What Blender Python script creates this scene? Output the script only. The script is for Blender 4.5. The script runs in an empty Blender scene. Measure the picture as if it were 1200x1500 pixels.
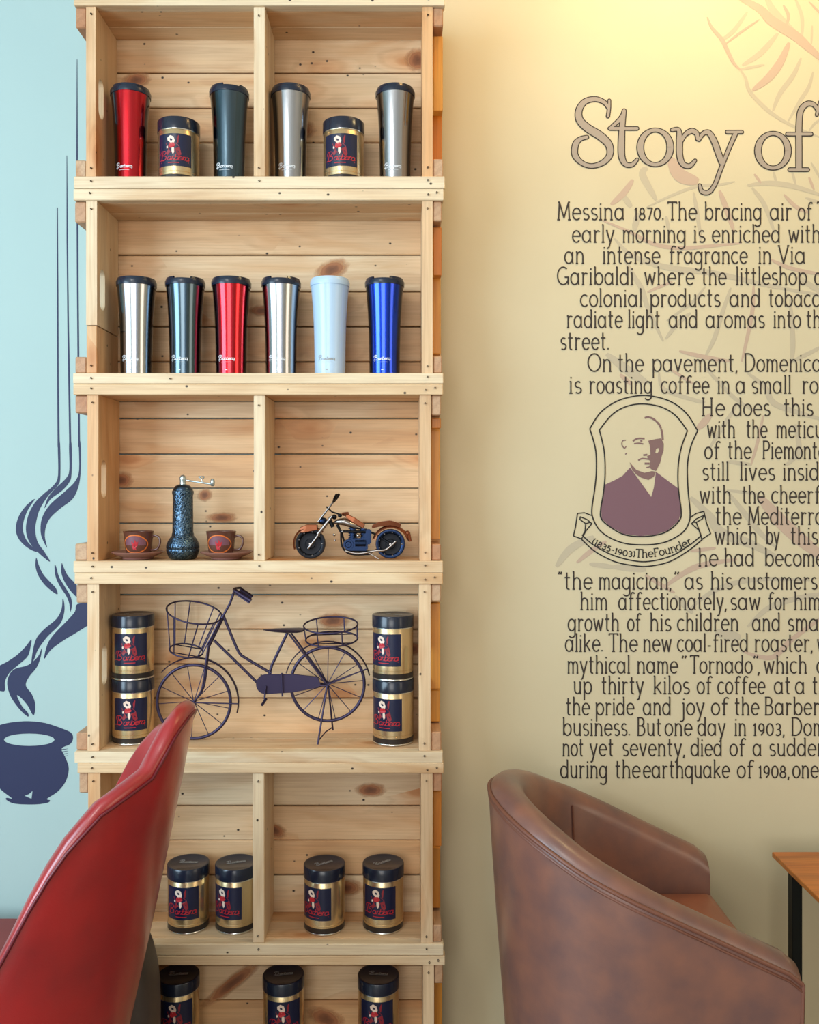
import bpy, bmesh, math, random
from mathutils import Vector, Matrix
from mathutils.geometry import tessellate_polygon
random.seed(7)
SC = bpy.context.scene; COL = SC.collection
pi = math.pi; R = math.radians

# ------------------------------------------------------------------ camera
F = 1300.0; VX, VY = 590.0, 718.0; H = 1.22; CD = 1.82      # wall is the plane y=0
cam = bpy.data.cameras.new('camera'); co = bpy.data.objects.new('camera', cam); COL.objects.link(co)
co.location = (0, -CD, H); co.rotation_euler = (R(90), 0, 0)
cam.sensor_fit = 'VERTICAL'; cam.sensor_height = 36; cam.lens = F / 1500 * 36
cam.shift_x = (600 - VX) / 1500; cam.shift_y = -(750 - VY) / 1500; cam.clip_start = .02
SC.camera = co
def W(px, py, d): return Vector(((px - VX) * d / F, d - CD, H - (py - VY) * d / F))
def X(px, d): return (px - VX) * d / F
def Z(py, d): return H - (py - VY) * d / F

# ------------------------------------------------------------------ light
def lin(c): c /= 255; return c / 12.92 if c <= .04045 else ((c + .055) / 1.055) ** 2.4
def S(r, g, b): return (lin(r), lin(g), lin(b), 1)
wd = bpy.data.worlds.new('world'); SC.world = wd; wd.use_nodes = True
wd.node_tree.nodes['Background'].inputs[0].default_value = (.72, .86, 1, 1)
wd.node_tree.nodes['Background'].inputs[1].default_value = 1.0
def area(name, loc, rot, sx, sy, power, col):
    l = bpy.data.lights.new(name, 'AREA'); l.shape = 'RECTANGLE'; l.size = sx; l.size_y = sy; l.energy = power; l.color = col
    o = bpy.data.objects.new(name, l); COL.objects.link(o); o.location = loc; o.rotation_euler = rot; return o
RX0, RX1, RY0, RZ1 = -2.3, 3.0, -5.0, 2.75
area('daylight_side_window', (RX0 + .06, -2.3, 1.55), (0, R(-90), 0), 1.7, 2.0, 125, (.62, .83, 1))
area('daylight_front_window', (-.75, RY0 + .06, 1.55), (R(90), 0, 0), 2.0, 1.7, 58, (1, .96, .90))
area('warm_right_fill', (RX1 - .06, -2.8, 1.6), (0, R(90), 0), 1.6, 1.6, 22, (1, .76, .48))  # orange-tinted warm fill from the right, not daylight
SC.view_settings.view_transform = 'Standard'; SC.view_settings.look = 'None'
SC.view_settings.gamma = 1; SC.view_settings.exposure = -.13; SC.view_settings.use_curve_mapping = False

# ------------------------------------------------------------------ helpers
def tag(o, label=None, cat=None, group=None, kind=None):
    if label: o['label'] = label
    if cat: o['category'] = cat
    if group: o['group'] = group
    if kind: o['kind'] = kind
    return o
def thing(name, loc, label, cat, group=None, rz=0):
    o = bpy.data.objects.new(name, None); COL.objects.link(o); o.location = loc; o.rotation_euler = (0, 0, rz)
    o.empty_display_size = .02
    return tag(o, label, cat, group)
def link(name, me, mat=None, parent=None, loc=None, rot=None, smooth=None):
    if mat and not me.materials: me.materials.append(mat)
    if smooth is not None:
        me.polygons.foreach_set('use_smooth', [True] * len(me.polygons)); me.set_sharp_from_angle(angle=R(smooth))
    o = bpy.data.objects.new(name, me); COL.objects.link(o)
    if loc is not None: o.location = loc
    if rot is not None: o.rotation_euler = rot
    if parent: o.parent = parent
    return o
def mesh(name, vs, fs):
    me = bpy.data.meshes.new(name); me.from_pydata([tuple(v) for v in vs], [], fs); me.update(); return me
class MB:
    """collects simple solids into one mesh"""
    def __init__(s): s.v = []; s.f = []
    def add(s, vs, fs):
        n = len(s.v); s.v += [Vector(v) for v in vs]; s.f += [[i + n for i in f] for f in fs]; return s
    def box(s, c, d):
        x, y, z = c; a, b, e = d[0] / 2, d[1] / 2, d[2] / 2
        return s.add([(x + i * a, y + j * b, z + k * e) for i in (-1, 1) for j in (-1, 1) for k in (-1, 1)],
                     [(0, 1, 3, 2), (4, 6, 7, 5), (0, 4, 5, 1), (2, 3, 7, 6), (0, 2, 6, 4), (1, 5, 7, 3)])
    def tube(s, pts, r, n=8, closed=False, cap=True):
        pts = [Vector(p) for p in pts]; m = len(pts); rr = r if isinstance(r, (list, tuple)) else [r] * m
        tg = []
        for i in range(m):
            a = pts[(i - 1) % m] if (closed or i > 0) else pts[i]; b = pts[(i + 1) % m] if (closed or i < m - 1) else pts[i]
            t = b - a; tg.append(t.normalized() if t.length > 1e-9 else Vector((0, 0, 1)))
        u = tg[0].orthogonal().normalized(); vs = []
        for i in range(m):
            u = (u - tg[i] * u.dot(tg[i])).normalized(); w = tg[i].cross(u)
            for k in range(n):
                a = 2 * pi * k / n; vs.append(pts[i] + (u * math.cos(a) + w * math.sin(a)) * rr[i])
        fs = []
        for i in range(m if closed else m - 1):
            j = (i + 1) % m; off = 0
            if closed and j == 0:
                off = min(range(n), key=lambda q: (vs[(m - 1) * n] - vs[q]).length)
            for k in range(n):
                fs.append((i * n + k, i * n + (k + 1) % n, j * n + (k + 1 + off) % n, j * n + (k + off) % n))
        if cap and not closed: fs += [tuple(range(n - 1, -1, -1)), tuple(range((m - 1) * n, m * n))]
        return s.add(vs, fs)
    def lathe(s, prof, n=40, c=(0, 0, 0), a0=0, a1=2 * pi, ax='Z'):
        full = abs(a1 - a0 - 2 * pi) < 1e-6; k = n if full else n + 1; vs = []; fs = []
        for (r, z) in prof:
            for i in range(k):
                a = a0 + (a1 - a0) * i / n
                if ax == 'Z': vs.append((c[0] + r * math.cos(a), c[1] + r * math.sin(a), c[2] + z))
                else: vs.append((c[0] + r * math.cos(a), c[1] + z, c[2] + r * math.sin(a)))
        for j in range(len(prof) - 1):
            for i in range(n):
                b = (i + 1) % k; q = (j * k + i, j * k + b, (j + 1) * k + b, (j + 1) * k + i)
                fs.append(q if ax == 'Z' else q[::-1])
        return s.add(vs, fs)
    def ball(s, c, r, n=12, sc=(1, 1, 1)):
        p = [(max(1e-5, math.sin(pi * i / 8)) * r, -math.cos(pi * i / 8) * r) for i in range(9)]
        t = MB().lathe(p, n); return s.add([(c[0] + v.x * sc[0], c[1] + v.y * sc[1], c[2] + v.z * sc[2]) for v in t.v], t.f)
    def loft(s, loops, cap=True, closed=True):
        n = len(loops[0]); vs = [p for l in loops for p in l]; fs = []
        for i in range(len(loops) - 1):
            for k in range(n if closed else n - 1):
                fs.append((i * n + k, i * n + (k + 1) % n, (i + 1) * n + (k + 1) % n, (i + 1) * n + k))
        if cap: fs += [tuple(range(n - 1, -1, -1)), tuple(range((len(loops) - 1) * n, len(loops) * n))]
        return s.add(vs, fs)
    def me(s, name, bevel=0, seg=1):
        m = mesh(name, s.v, s.f)
        bm = bmesh.new(); bm.from_mesh(m); bmesh.ops.remove_doubles(bm, verts=bm.verts, dist=1e-7)
        if bevel: bmesh.ops.bevel(bm, geom=bm.edges[:], offset=bevel, segments=seg, affect='EDGES', clamp_overlap=True)
        bmesh.ops.recalc_face_normals(bm, faces=bm.faces); bm.to_mesh(m); bm.free(); return m
    def build(s, name, mat, parent=None, bevel=0, seg=1, smooth=None, loc=None, rot=None):
        return link(name, s.me(name, bevel, seg), mat, parent, loc, rot, smooth)
def cat(pts, n=8, closed=False):
    """Catmull-Rom through points of any dimension"""
    P = [tuple(p) for p in pts]; m = len(P); out = []
    for i in range(m if closed else m - 1):
        g = lambda k: P[k % m] if closed else P[min(max(k, 0), m - 1)]
        a, b, c, d = g(i - 1), g(i), g(i + 1), g(i + 2)
        for k in range(n):
            t = k / n
            out.append(tuple(.5 * (2 * b[j] + (c[j] - a[j]) * t + (2 * a[j] - 5 * b[j] + 4 * c[j] - d[j]) * t * t + (3 * b[j] - a[j] - 3 * c[j] + d[j]) * t ** 3) for j in range(len(b))))
    if not closed: out.append(P[-1])
    return out
class Flat:
    """2D paint: ribbons and filled outlines, mapped onto a surface on build"""
    def __init__(s): s.v = []; s.f = []; s.k = 0; s.z = []
    def lay(s):      # each stroke lies a few microns above the one before
        s.z += [s.k * 4e-6] * (len(s.v) - len(s.z)); s.k = (s.k + 1) % 60; return s
    def rib(s, pts, w, closed=False, caps=False):
        if not closed and not isinstance(w, (list, tuple)) and len(pts) > 2:      # cut at sharp corners
            k0 = 0; cuts = []
            for i in range(1, len(pts) - 1):
                ax, ay = pts[i][0] - pts[i-1][0], pts[i][1] - pts[i-1][1]; bx, by = pts[i+1][0] - pts[i][0], pts[i+1][1] - pts[i][1]
                if abs(math.atan2(ax * by - ay * bx, ax * bx + ay * by)) > .75: cuts.append(i)
            if cuts:
                for i in cuts + [len(pts) - 1]: s.rib(pts[k0:i + 1], w); k0 = i
                for i in cuts: s.disc(pts[i], w / 2, 8)
                return s
        m = len(pts); ww = w if isinstance(w, (list, tuple)) else [w] * m; n0 = len(s.v)
        for i in range(m):
            a = pts[(i - 1) % m] if closed or i else pts[i]; b = pts[(i + 1) % m] if closed or i < m - 1 else pts[i]
            dx, dy = b[0] - a[0], b[1] - a[1]; l = math.hypot(dx, dy) or 1; nx, ny = -dy / l * ww[i] / 2, dx / l * ww[i] / 2
            s.v += [(pts[i][0] + nx, pts[i][1] + ny), (pts[i][0] - nx, pts[i][1] - ny)]
        for i in range(m if closed else m - 1):
            j = (i + 1) % m; s.f.append((n0 + 2 * i, n0 + 2 * i + 1, n0 + 2 * j + 1, n0 + 2 * j))
        s.lay()
        if caps:
            for k in (0, m - 1): s.disc(pts[k], ww[k] / 2, 10)
        return s
    def disc(s, c, r, n=12, ry=None):
        n0 = len(s.v); s.v += [(c[0] + r * math.cos(2 * pi * i / n), c[1] + (ry or r) * math.sin(2 * pi * i / n)) for i in range(n)]
        s.f.append(tuple(range(n0, n0 + n))); return s.lay()
    def poly(s, pts, holes=(), sm=0):
        L = [cat(pts, sm, True) if sm else list(pts)] + [list(h) for h in holes]
        n0 = len(s.v); allp = [p for l in L for p in l]; s.v += allp
        for t in tessellate_polygon([[Vector((p[0], p[1], 0)) for p in l] for l in L]): s.f.append(tuple(n0 + i for i in t))
        return s.lay()
    def build(s, name, mat, fn, parent=None):
        s.lay(); return link(name, mesh(name, s.map(fn), s.f), mat, parent)
    def map(s, fn): s.lay(); return [fn(*p) - Vector((0, z, 0)) for p, z in zip(s.v, s.z)]

# ------------------------------------------------------------------ materials
def pbr(name, col, rough=.6, metal=0, **kw):
    m = bpy.data.materials.new(name); m.use_nodes = True; b = m.node_tree.nodes['Principled BSDF']
    b.inputs['Base Color'].default_value = col; b.inputs['Roughness'].default_value = rough; b.inputs['Metallic'].default_value = metal
    for k, v in kw.items(): b.inputs[k].default_value = v
    return m
def nd(m, t, **kw):
    n = m.node_tree.nodes.new(t)
    for k, v in kw.items():
        if k in n.inputs: n.inputs[k].default_value = v
        else: setattr(n, k, v)
    return n
def lk(m, a, b): m.node_tree.links.new(a, b)
def bumpy(m, scale, strength, dist=.001, detail=3, stretch=None, colvar=None):
    b = m.node_tree.nodes['Principled BSDF']; tc = nd(m, 'ShaderNodeTexCoord'); src = tc.outputs['Object']
    if stretch:
        mp = nd(m, 'ShaderNodeMapping'); mp.inputs['Scale'].default_value = stretch; lk(m, src, mp.inputs[0]); src = mp.outputs[0]
    n = nd(m, 'ShaderNodeTexNoise', Scale=scale, Detail=detail); lk(m, src, n.inputs['Vector'])
    bp = nd(m, 'ShaderNodeBump', Strength=strength, Distance=dist); lk(m, n.outputs[0], bp.inputs['Height']); lk(m, bp.outputs[0], b.inputs['Normal'])
    if colvar:
        n2 = nd(m, 'ShaderNodeTexNoise', Scale=colvar[0], Detail=4.0); lk(m, tc.outputs['Object'], n2.inputs['Vector'])
        mx = nd(m, 'ShaderNodeMix', data_type='RGBA'); mx.inputs[6].default_value = b.inputs['Base Color'].default_value; mx.inputs[7].default_value = colvar[1]
        rp = nd(m, 'ShaderNodeValToRGB'); rp.color_ramp.elements[0].position = .35; rp.color_ramp.elements[1].position = .7
        lk(m, n2.outputs[0], rp.inputs[0]); lk(m, rp.outputs[0], mx.inputs[0]); lk(m, mx.outputs[2], b.inputs['Base Color'])
    return m
def wood(name, pale, warm, dark, knots=True, holes=True, rough=.55, freq=95, grain=.55, kn_thr=.72):
    m = pbr(name, pale, rough); b = m.node_tree.nodes['Principled BSDF']
    tc = nd(m, 'ShaderNodeTexCoord'); oi = nd(m, 'ShaderNodeObjectInfo')
    off = nd(m, 'ShaderNodeVectorMath', operation='SCALE'); off.inputs[0].default_value = (37, 91, 53); lk(m, oi.outputs['Random'], off.inputs['Scale'])
    ad = nd(m, 'ShaderNodeVectorMath', operation='ADD'); lk(m, tc.outputs['Object'], ad.inputs[0]); lk(m, off.outputs[0], ad.inputs[1]); P = ad.outputs[0]
    def mapped(sx, sy):
        mp = nd(m, 'ShaderNodeMapping'); mp.inputs['Scale'].default_value = (sx, sy, sy); lk(m, P, mp.inputs[0]); return mp.outputs[0]
    def mth(op, a, b_=None, c=None):
        n = nd(m, 'ShaderNodeMath', operation=op)
        for i, v in enumerate((a, b_, c)):
            if v is None: continue
            if isinstance(v, (int, float)): n.inputs[i].default_value = v
            else: lk(m, v, n.inputs[i])
        return n.outputs[0]
    def maprange(v, a, b_, c=0, d=1):
        n = nd(m, 'ShaderNodeMapRange'); lk(m, v, n.inputs[0])
        for i, q in enumerate((a, b_, c, d)): n.inputs[i + 1].default_value = q
        return n.outputs[0]
    low = nd(m, 'ShaderNodeTexNoise', Scale=1.0, Detail=3.0); lk(m, mapped(3, 22), low.inputs['Vector'])
    fine = nd(m, 'ShaderNodeTexNoise', Scale=1.0, Detail=5.0); lk(m, mapped(9, 330), fine.inputs['Vector'])
    vk = nd(m, 'ShaderNodeTexVoronoi', Scale=1.0); lk(m, mapped(7, 17), vk.inputs['Vector'])
    sp = nd(m, 'ShaderNodeSeparateXYZ'); lk(m, P, sp.inputs[0]); sc = nd(m, 'ShaderNodeSeparateColor'); lk(m, vk.outputs['Color'], sc.inputs[0])
    has = mth('GREATER_THAN', sc.outputs[0], kn_thr if knots else 2.0)
    fall = mth('MULTIPLY', maprange(vk.outputs['Distance'], .0, .55, 1, 0), has)
    ph = mth('ADD', mth('MULTIPLY', mth('ADD', sp.outputs[1], sp.outputs[2]), freq), mth('MULTIPLY', low.outputs[0], 15))
    ph = mth('ADD', ph, mth('MULTIPLY', fall, 16))
    ring = maprange(mth('SINE', ph), -.2, 1)
    mx = nd(m, 'ShaderNodeMix', data_type='RGBA'); mx.inputs[6].default_value = pale; mx.inputs[7].default_value = warm
    lk(m, maprange(mth('ADD', mth('MULTIPLY', oi.outputs['Random'], .75), mth('MULTIPLY', low.outputs[0], .6)), .25, 1.05), mx.inputs[0])
    m2 = nd(m, 'ShaderNodeMix', data_type='RGBA'); lk(m, mx.outputs[2], m2.inputs[6]); m2.inputs[7].default_value = dark
    lk(m, mth('MULTIPLY', mth('ADD', mth('MULTIPLY', ring, .30), maprange(fine.outputs[0], .42, .75, 0, .5)), grain), m2.inputs[0])
    m3 = nd(m, 'ShaderNodeMix', data_type='RGBA'); lk(m, m2.outputs[2], m3.inputs[6]); m3.inputs[7].default_value = (warm[0] * .5, warm[1] * .36, warm[2] * .25, 1)
    lk(m, mth('MULTIPLY', mth('MULTIPLY', maprange(vk.outputs['Distance'], .12, .21, 1, 0), has), .8), m3.inputs[0])
    m3b = nd(m, 'ShaderNodeMix', data_type='RGBA'); lk(m, m3.outputs[2], m3b.inputs[6]); m3b.inputs[7].default_value = (warm[0] * .95, warm[1] * .7, warm[2] * .5, 1)
    lk(m, mth('MULTIPLY', maprange(fall, .1, .7), .5), m3b.inputs[0]); out = m3b.outputs[2]
    stn = nd(m, 'ShaderNodeTexNoise', Scale=1.0, Detail=4.0, Distortion=.8); lk(m, mapped(2.6, 14), stn.inputs['Vector'])
    m5 = nd(m, 'ShaderNodeMix', data_type='RGBA', blend_type='MULTIPLY'); lk(m, out, m5.inputs[6]); m5.inputs[7].default_value = (.78, .56, .36, 1)
    lk(m, maprange(stn.outputs[0], .50, .78, 0, .9), m5.inputs[0]); out = m5.outputs[2]
    if holes:
        vh = nd(m, 'ShaderNodeTexVoronoi', Scale=1.0); lk(m, mapped(32, 40), vh.inputs['Vector']); s2 = nd(m, 'ShaderNodeSeparateColor'); lk(m, vh.outputs['Color'], s2.inputs[0])
        hm = mth('MULTIPLY', maprange(vh.outputs['Distance'], .06, .11, 1, 0), mth('GREATER_THAN', s2.outputs[0], .62))
        m4 = nd(m, 'ShaderNodeMix', data_type='RGBA'); lk(m, out, m4.inputs[6]); m4.inputs[7].default_value = (.03, .015, .008, 1); lk(m, hm, m4.inputs[0]); out = m4.outputs[2]
    lk(m, out, b.inputs['Base Color'])
    bp = nd(m, 'ShaderNodeBump', Strength=.25, Distance=.0006); lk(m, fine.outputs[0], bp.inputs['Height']); lk(m, bp.outputs[0], b.inputs['Normal'])
    return m
pine = wood('pine', S(228, 204, 168), S(218, 170, 120), S(156, 110, 70))
pine_rail = wood('pine_rail', S(230, 212, 180), S(222, 190, 148), S(160, 112, 70), kn_thr=.93)
end_grain = wood('pine_end', S(200, 168, 134), S(182, 128, 90), S(130, 84, 55), knots=False, holes=False, freq=300)
oak = wood('table_oak', S(205, 140, 66), S(190, 112, 44), S(110, 56, 20), knots=False, holes=False, rough=.35, freq=70, grain=1.0)
nailm = pbr('nail', S(46, 34, 26), .6, .2)
teal = S(168, 192, 190); beige = S(205, 190, 156)
wall_teal = bumpy(pbr('teal_paint', teal, .75), 240, .08, .001)
wall_beige = bumpy(pbr('beige_paint', beige, .6), 200, .1, .001, colvar=(3.0, S(199, 184, 150)))
white = pbr('white_paint', S(225, 222, 214), .8); floor_m = bumpy(pbr('floor_tile', S(120, 105, 90), .4), 30, .1)
navy_paint = pbr('navy_mural_paint', S(30, 38, 76), .6)
ink = pbr('dark_brown_lettering_paint', S(48, 38, 32), .7)
titlef = pbr('taupe_title_paint', S(156, 142, 128), .7)
leafm = pbr('faded_leaf_paint', S(184, 170, 144), .8); leafm2 = pbr('faded_rose_leaf_paint', S(186, 160, 138), .8)
maroon = pbr('maroon_portrait_paint', S(118, 84, 92), .7); skinp = pbr('portrait_highlight', S(208, 192, 164), .7); brownshade = pbr('portrait_shade_paint', S(124, 94, 90), .7)
black = pbr('black_line_paint', S(30, 26, 24), .7)

# ------------------------------------------------------------------ room shell
def struct(name, mb, mat, parent=None, **k):
    o = mb.build(name, mat, parent, **k); o['kind'] = 'structure'; return o
wv = [(RX0, 0, 0), (-.25, 0, 0), (RX1, 0, 0), (RX1, 0, RZ1), (-.25, 0, RZ1), (RX0, 0, RZ1)]
wv += [(v[0], .1, v[2]) for v in wv]
me = mesh('wall_back', wv, [(0, 1, 4, 5), (1, 2, 3, 4), (6, 11, 10, 7), (7, 10, 9, 8), (0, 6, 7, 1), (1, 7, 8, 2), (2, 8, 9, 3), (3, 9, 10, 4), (4, 10, 11, 5), (5, 11, 6, 0)])
me.materials.append(wall_teal); me.materials.append(wall_beige); me.polygons[1].material_index = 1
wall = link('wall_back', me); wall['kind'] = 'structure'
struct('floor', MB().box(((RX0 + RX1) / 2, RY0 / 2, -.05), (RX1 - RX0 + .2, -RY0 + .2, .1)), floor_m)
struct('ceiling', MB().box(((RX0 + RX1) / 2, RY0 / 2, RZ1 + .05), (RX1 - RX0 + .2, -RY0 + .2, .1)), white)
def wall_open(name, axis, at, a0, a1, o0, o1, z0, z1, mat):
    b = MB(); t = .1
    def bx(u0, u1, w0, w1):
        c = ((u0 + u1) / 2, (w0 + w1) / 2)
        if axis == 'x': b.box((at, c[0], c[1]), (t, u1 - u0, w1 - w0))
        else: b.box((c[0], at, c[1]), (u1 - u0, t, w1 - w0))
    bx(a0, o0, 0, RZ1); bx(o1, a1, 0, RZ1); bx(o0, o1, 0, z0); bx(o0, o1, z1, RZ1)
    return struct(name, b, mat)
def win_frame(name, axis, at, o0, o1, z0, z1, n):
    b = MB()
    for i in range(n + 1):
        u = o0 + (o1 - o0) * i / n
        b.box((at, u, (z0 + z1) / 2) if axis == 'x' else (u, at, (z0 + z1) / 2), (.05, .05, z1 - z0))
    for z in (z0, z1): b.box((at, (o0 + o1) / 2, z) if axis == 'x' else ((o0 + o1) / 2, at, z), (.05, o1 - o0, .05) if axis == 'x' else (o1 - o0, .05, .05))
    struct(name, b, pbr(name + '_frame', S(60, 60, 62), .5))
wall_open('wall_left', 'x', RX0 - .05, RY0, 0, -3.3, -1.3, .7, 2.4, wall_teal); win_frame('window_1', 'x', RX0 - .03, -3.3, -1.3, .7, 2.4, 2)
wall_open('wall_right', 'x', RX1 + .05, RY0, 0, -3.6, -2.0, .8, 2.4, wall_beige); win_frame('window_2', 'x', RX1 + .03, -3.6, -2.0, .8, 2.4, 2)
wall_open('wall_front', 'y', RY0 - .05, RX0, RX1, -1.8, 1.4, .7, 2.4, white); win_frame('window_3', 'y', RY0 - .03, -1.8, 1.4, .7, 2.4, 3)
# ceiling spot washing the wall, plus an added fill spot and panel
ceil_o = bpy.data.objects['ceiling']
def ceiling_spot(x, y, energy, col, tilt, cone):
    b = MB().lathe([(.001, 0), (.05, 0), (.05, -.02), (.008, -.02), (.008, -.07), (.03, -.07), (.04, -.08), (.042, -.15), (.038, -.15), (.036, -.09), (.001, -.08)], 20, (x, y, RZ1))
    b.build('ceiling_spotlight', white, ceil_o, smooth=30)
    sl = bpy.data.lights.new('spot_bulb', 'SPOT'); sl.energy = energy; sl.color = col; sl.spot_size = R(cone); sl.spot_blend = 1; sl.shadow_soft_size = .03
    so = bpy.data.objects.new('spot_bulb', sl); COL.objects.link(so); so.location = (x, y, RZ1 - .16); so.rotation_euler = (R(tilt), 0, 0)
ceiling_spot(.68, -.42, 27, (1, .74, .34), 34, 125)
ceiling_spot(.26, -.34, 7, (1, .60, .22), 22, 140)  # added unseen spot: warm fill for the wall beside the crates
MB().box((-.9, -2.2, RZ1 - .012), (.66, .66, .024)).build('tumbler_fill_panel', white, ceil_o)  # unseen panel added so the top-shelf tumblers catch a highlight
area('tumbler_fill_light', (-.9, -2.2, RZ1 - .03), (0, 0, 0), .6, .6, 16, (1, .95, .88))

# ------------------------------------------------------------------ mural on the wall
def wall_at(layer): return lambda px, py: W(px, py, CD) + Vector((0, -.0003 * layer, 0))
def C(pts, ox, oy, s): return [(ox + p[0] / s, oy + p[1] / s) + tuple(p[2:]) for p in pts]
st = lambda pts: C(pts, 0, 650, 2.727)
fl = Flat()
fl.rib([(113, 87), (113, 240), (114, 430), (116, 655)], [.8, 2.4, 2.6, 2.8])
fl.rib([(98, 228), (98.5, 350), (100, 480), (103, 655)], [.8, 2, 2.4, 3])
fl.rib([(84, 304), (84.5, 420), (85, 560), (86, 655)], [1.6, 2.2, 2.4, 3.2])
for P in ([(231, 0), (232, 125), (215, 165), (175, 200), (140, 235), (115, 280), (104, 330), (108, 370), (125, 405), (155, 437), (200, 472), (178, 432), (152, 395), (141, 350), (145, 310), (160, 260), (195, 205), (232, 165), (241, 130), (240, 0)],
          [(140, 220), (105, 247), (75, 290), (63, 338), (72, 375), (95, 403), (122, 423), (148, 432), (130, 412), (105, 383), (91, 342), (97, 300), (115, 258)],
          [(276, 0), (277, 105), (262, 140), (222, 178), (192, 215), (178, 258), (202, 222), (245, 190), (275, 157), (286, 120), (286, 0)],
          [(315, 0), (316, 105), (300, 150), (260, 190), (205, 238), (175, 280), (163, 320), (165, 368), (188, 415), (179, 370), (184, 330), (202, 295), (242, 258), (286, 225), (309, 185), (322, 120), (322, 0)],
          [(145, 455), (142, 490), (155, 530), (185, 570), (228, 602), (224, 578), (200, 552), (172, 520), (154, 482)],
          [(218, 487), (222, 530), (240, 570), (266, 610), (277, 640), (281, 672), (288, 640), (281, 608), (260, 572), (236, 532), (224, 490)],
          [(247, 477), (245, 515), (260, 555), (290, 597), (320, 620), (318, 585), (300, 558), (270, 525), (253, 490)],
          [(250, 620), (246, 660), (225, 700), (172, 745), (140, 790), (125, 875), (137, 860), (152, 822), (190, 770), (240, 720), (257, 672), (256, 632)],
          [(380, 640), (310, 640), (300, 670), (270, 705), (218, 758), (190, 800), (176, 860), (202, 825), (250, 788), (300, 758), (345, 730), (385, 705)],
          [(125, 782), (100, 813), (60, 850), (0, 885), (-60, 900), (-50, 960), (15, 990), (20, 950), (38, 915), (75, 882), (110, 850), (122, 812)],
          [(166, 818), (152, 850), (112, 884), (62, 898), (38, 922), (29, 960), (43, 1010), (78, 1060), (111, 1090), (112, 1075), (88, 1048), (68, 1006), (84, 1015), (110, 1045), (134, 1085), (141, 1042), (127, 1000), (103, 965), (117, 930), (147, 893), (163, 850)]):
    fl.poly(st(P), sm=4)
rim = st([(-62, 1178), (-40, 1140), (10, 1120), (60, 1111), (115, 1108), (180, 1115), (250, 1138), (285, 1155), (292, 1178), (280, 1200), (252, 1212), (246, 1222), (250, 1232), (265, 1262), (275, 1300), (262, 1350), (230, 1390), (188, 1418), (200, 1424), (190, 1434), (140, 1441), (60, 1438), (25, 1422), (28, 1414), (48, 1418), (40, 1410), (0, 1378), (-30, 1330), (-42, 1280), (-30, 1235), (-22, 1222), (-50, 1205)])
hole = [(42.9 + 37 * math.cos(a * pi / 12), 1083.5 + 9 * math.sin(a * pi / 12)) for a in range(24)]
gl = st([(98, 1406), (115, 1400), (130, 1387), (126, 1418), (112, 1412)])
fl.poly(cat(rim, 3, True), [hole, gl])
for k in range(4): fl.rib(st([(235, 1224 + 10 * k), (272, 1218 + 9 * k)]), [2, .4])
o = fl.build('steaming_cup_mural', navy_paint, wall_at(1), wall); o['label'] = 'navy painted cup with rising steam lines'

# faded leaves behind the lettering
LV = Flat(); LR = Flat()
def leafs(ox, oy, s, data):
    for k, (w, pts) in enumerate(data):
        p = cat(C(pts, ox, oy, s), 6); m = len(p)
        ww = [w / s * (.18 + .82 * math.sin(pi * min(1, (i + .5) / m * 1.0)) ** .7) for i in range(m)]
        (LR if k % 3 == 0 else LV).rib(p, ww)
leafs(900, 0, 4, [(24, [(545, 100), (570, 160), (630, 230), (660, 290), (700, 370), (740, 410)]), (24, [(740, 410), (770, 460), (790, 530), (850, 600), (930, 670), (1040, 735), (1240, 820)]),
    (26, [(620, 240), (700, 180), (780, 70)]), (14, [(650, 260), (740, 190), (850, 115)]), (34, [(750, 385), (860, 310), (960, 195)]), (18, [(730, 410), (800, 395), (880, 380)]),
    (50, [(810, 530), (900, 460), (970, 370), (1025, 250)]), (30, [(930, 650), (970, 550), (1050, 440), (1095, 340)]), (24, [(1020, 710), (1090, 590), (1140, 510), (1165, 420)]),
    (60, [(700, -30), (850, 50), (920, 120), (1060, 210), (1140, 280), (1240, 370)]), (46, [(880, -40), (930, 60), (1010, 150), (1060, 190)]), (22, [(1060, -10), (1100, 100), (1100, 220)]),
    (14, [(1140, 10), (1200, 70), (1240, 100)]), (14, [(1160, 150), (1155, 260)]), (16, [(1140, 770), (1180, 720), (1240, 690)]), (20, [(990, 30), (1020, 90), (1010, 150)])])
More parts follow.
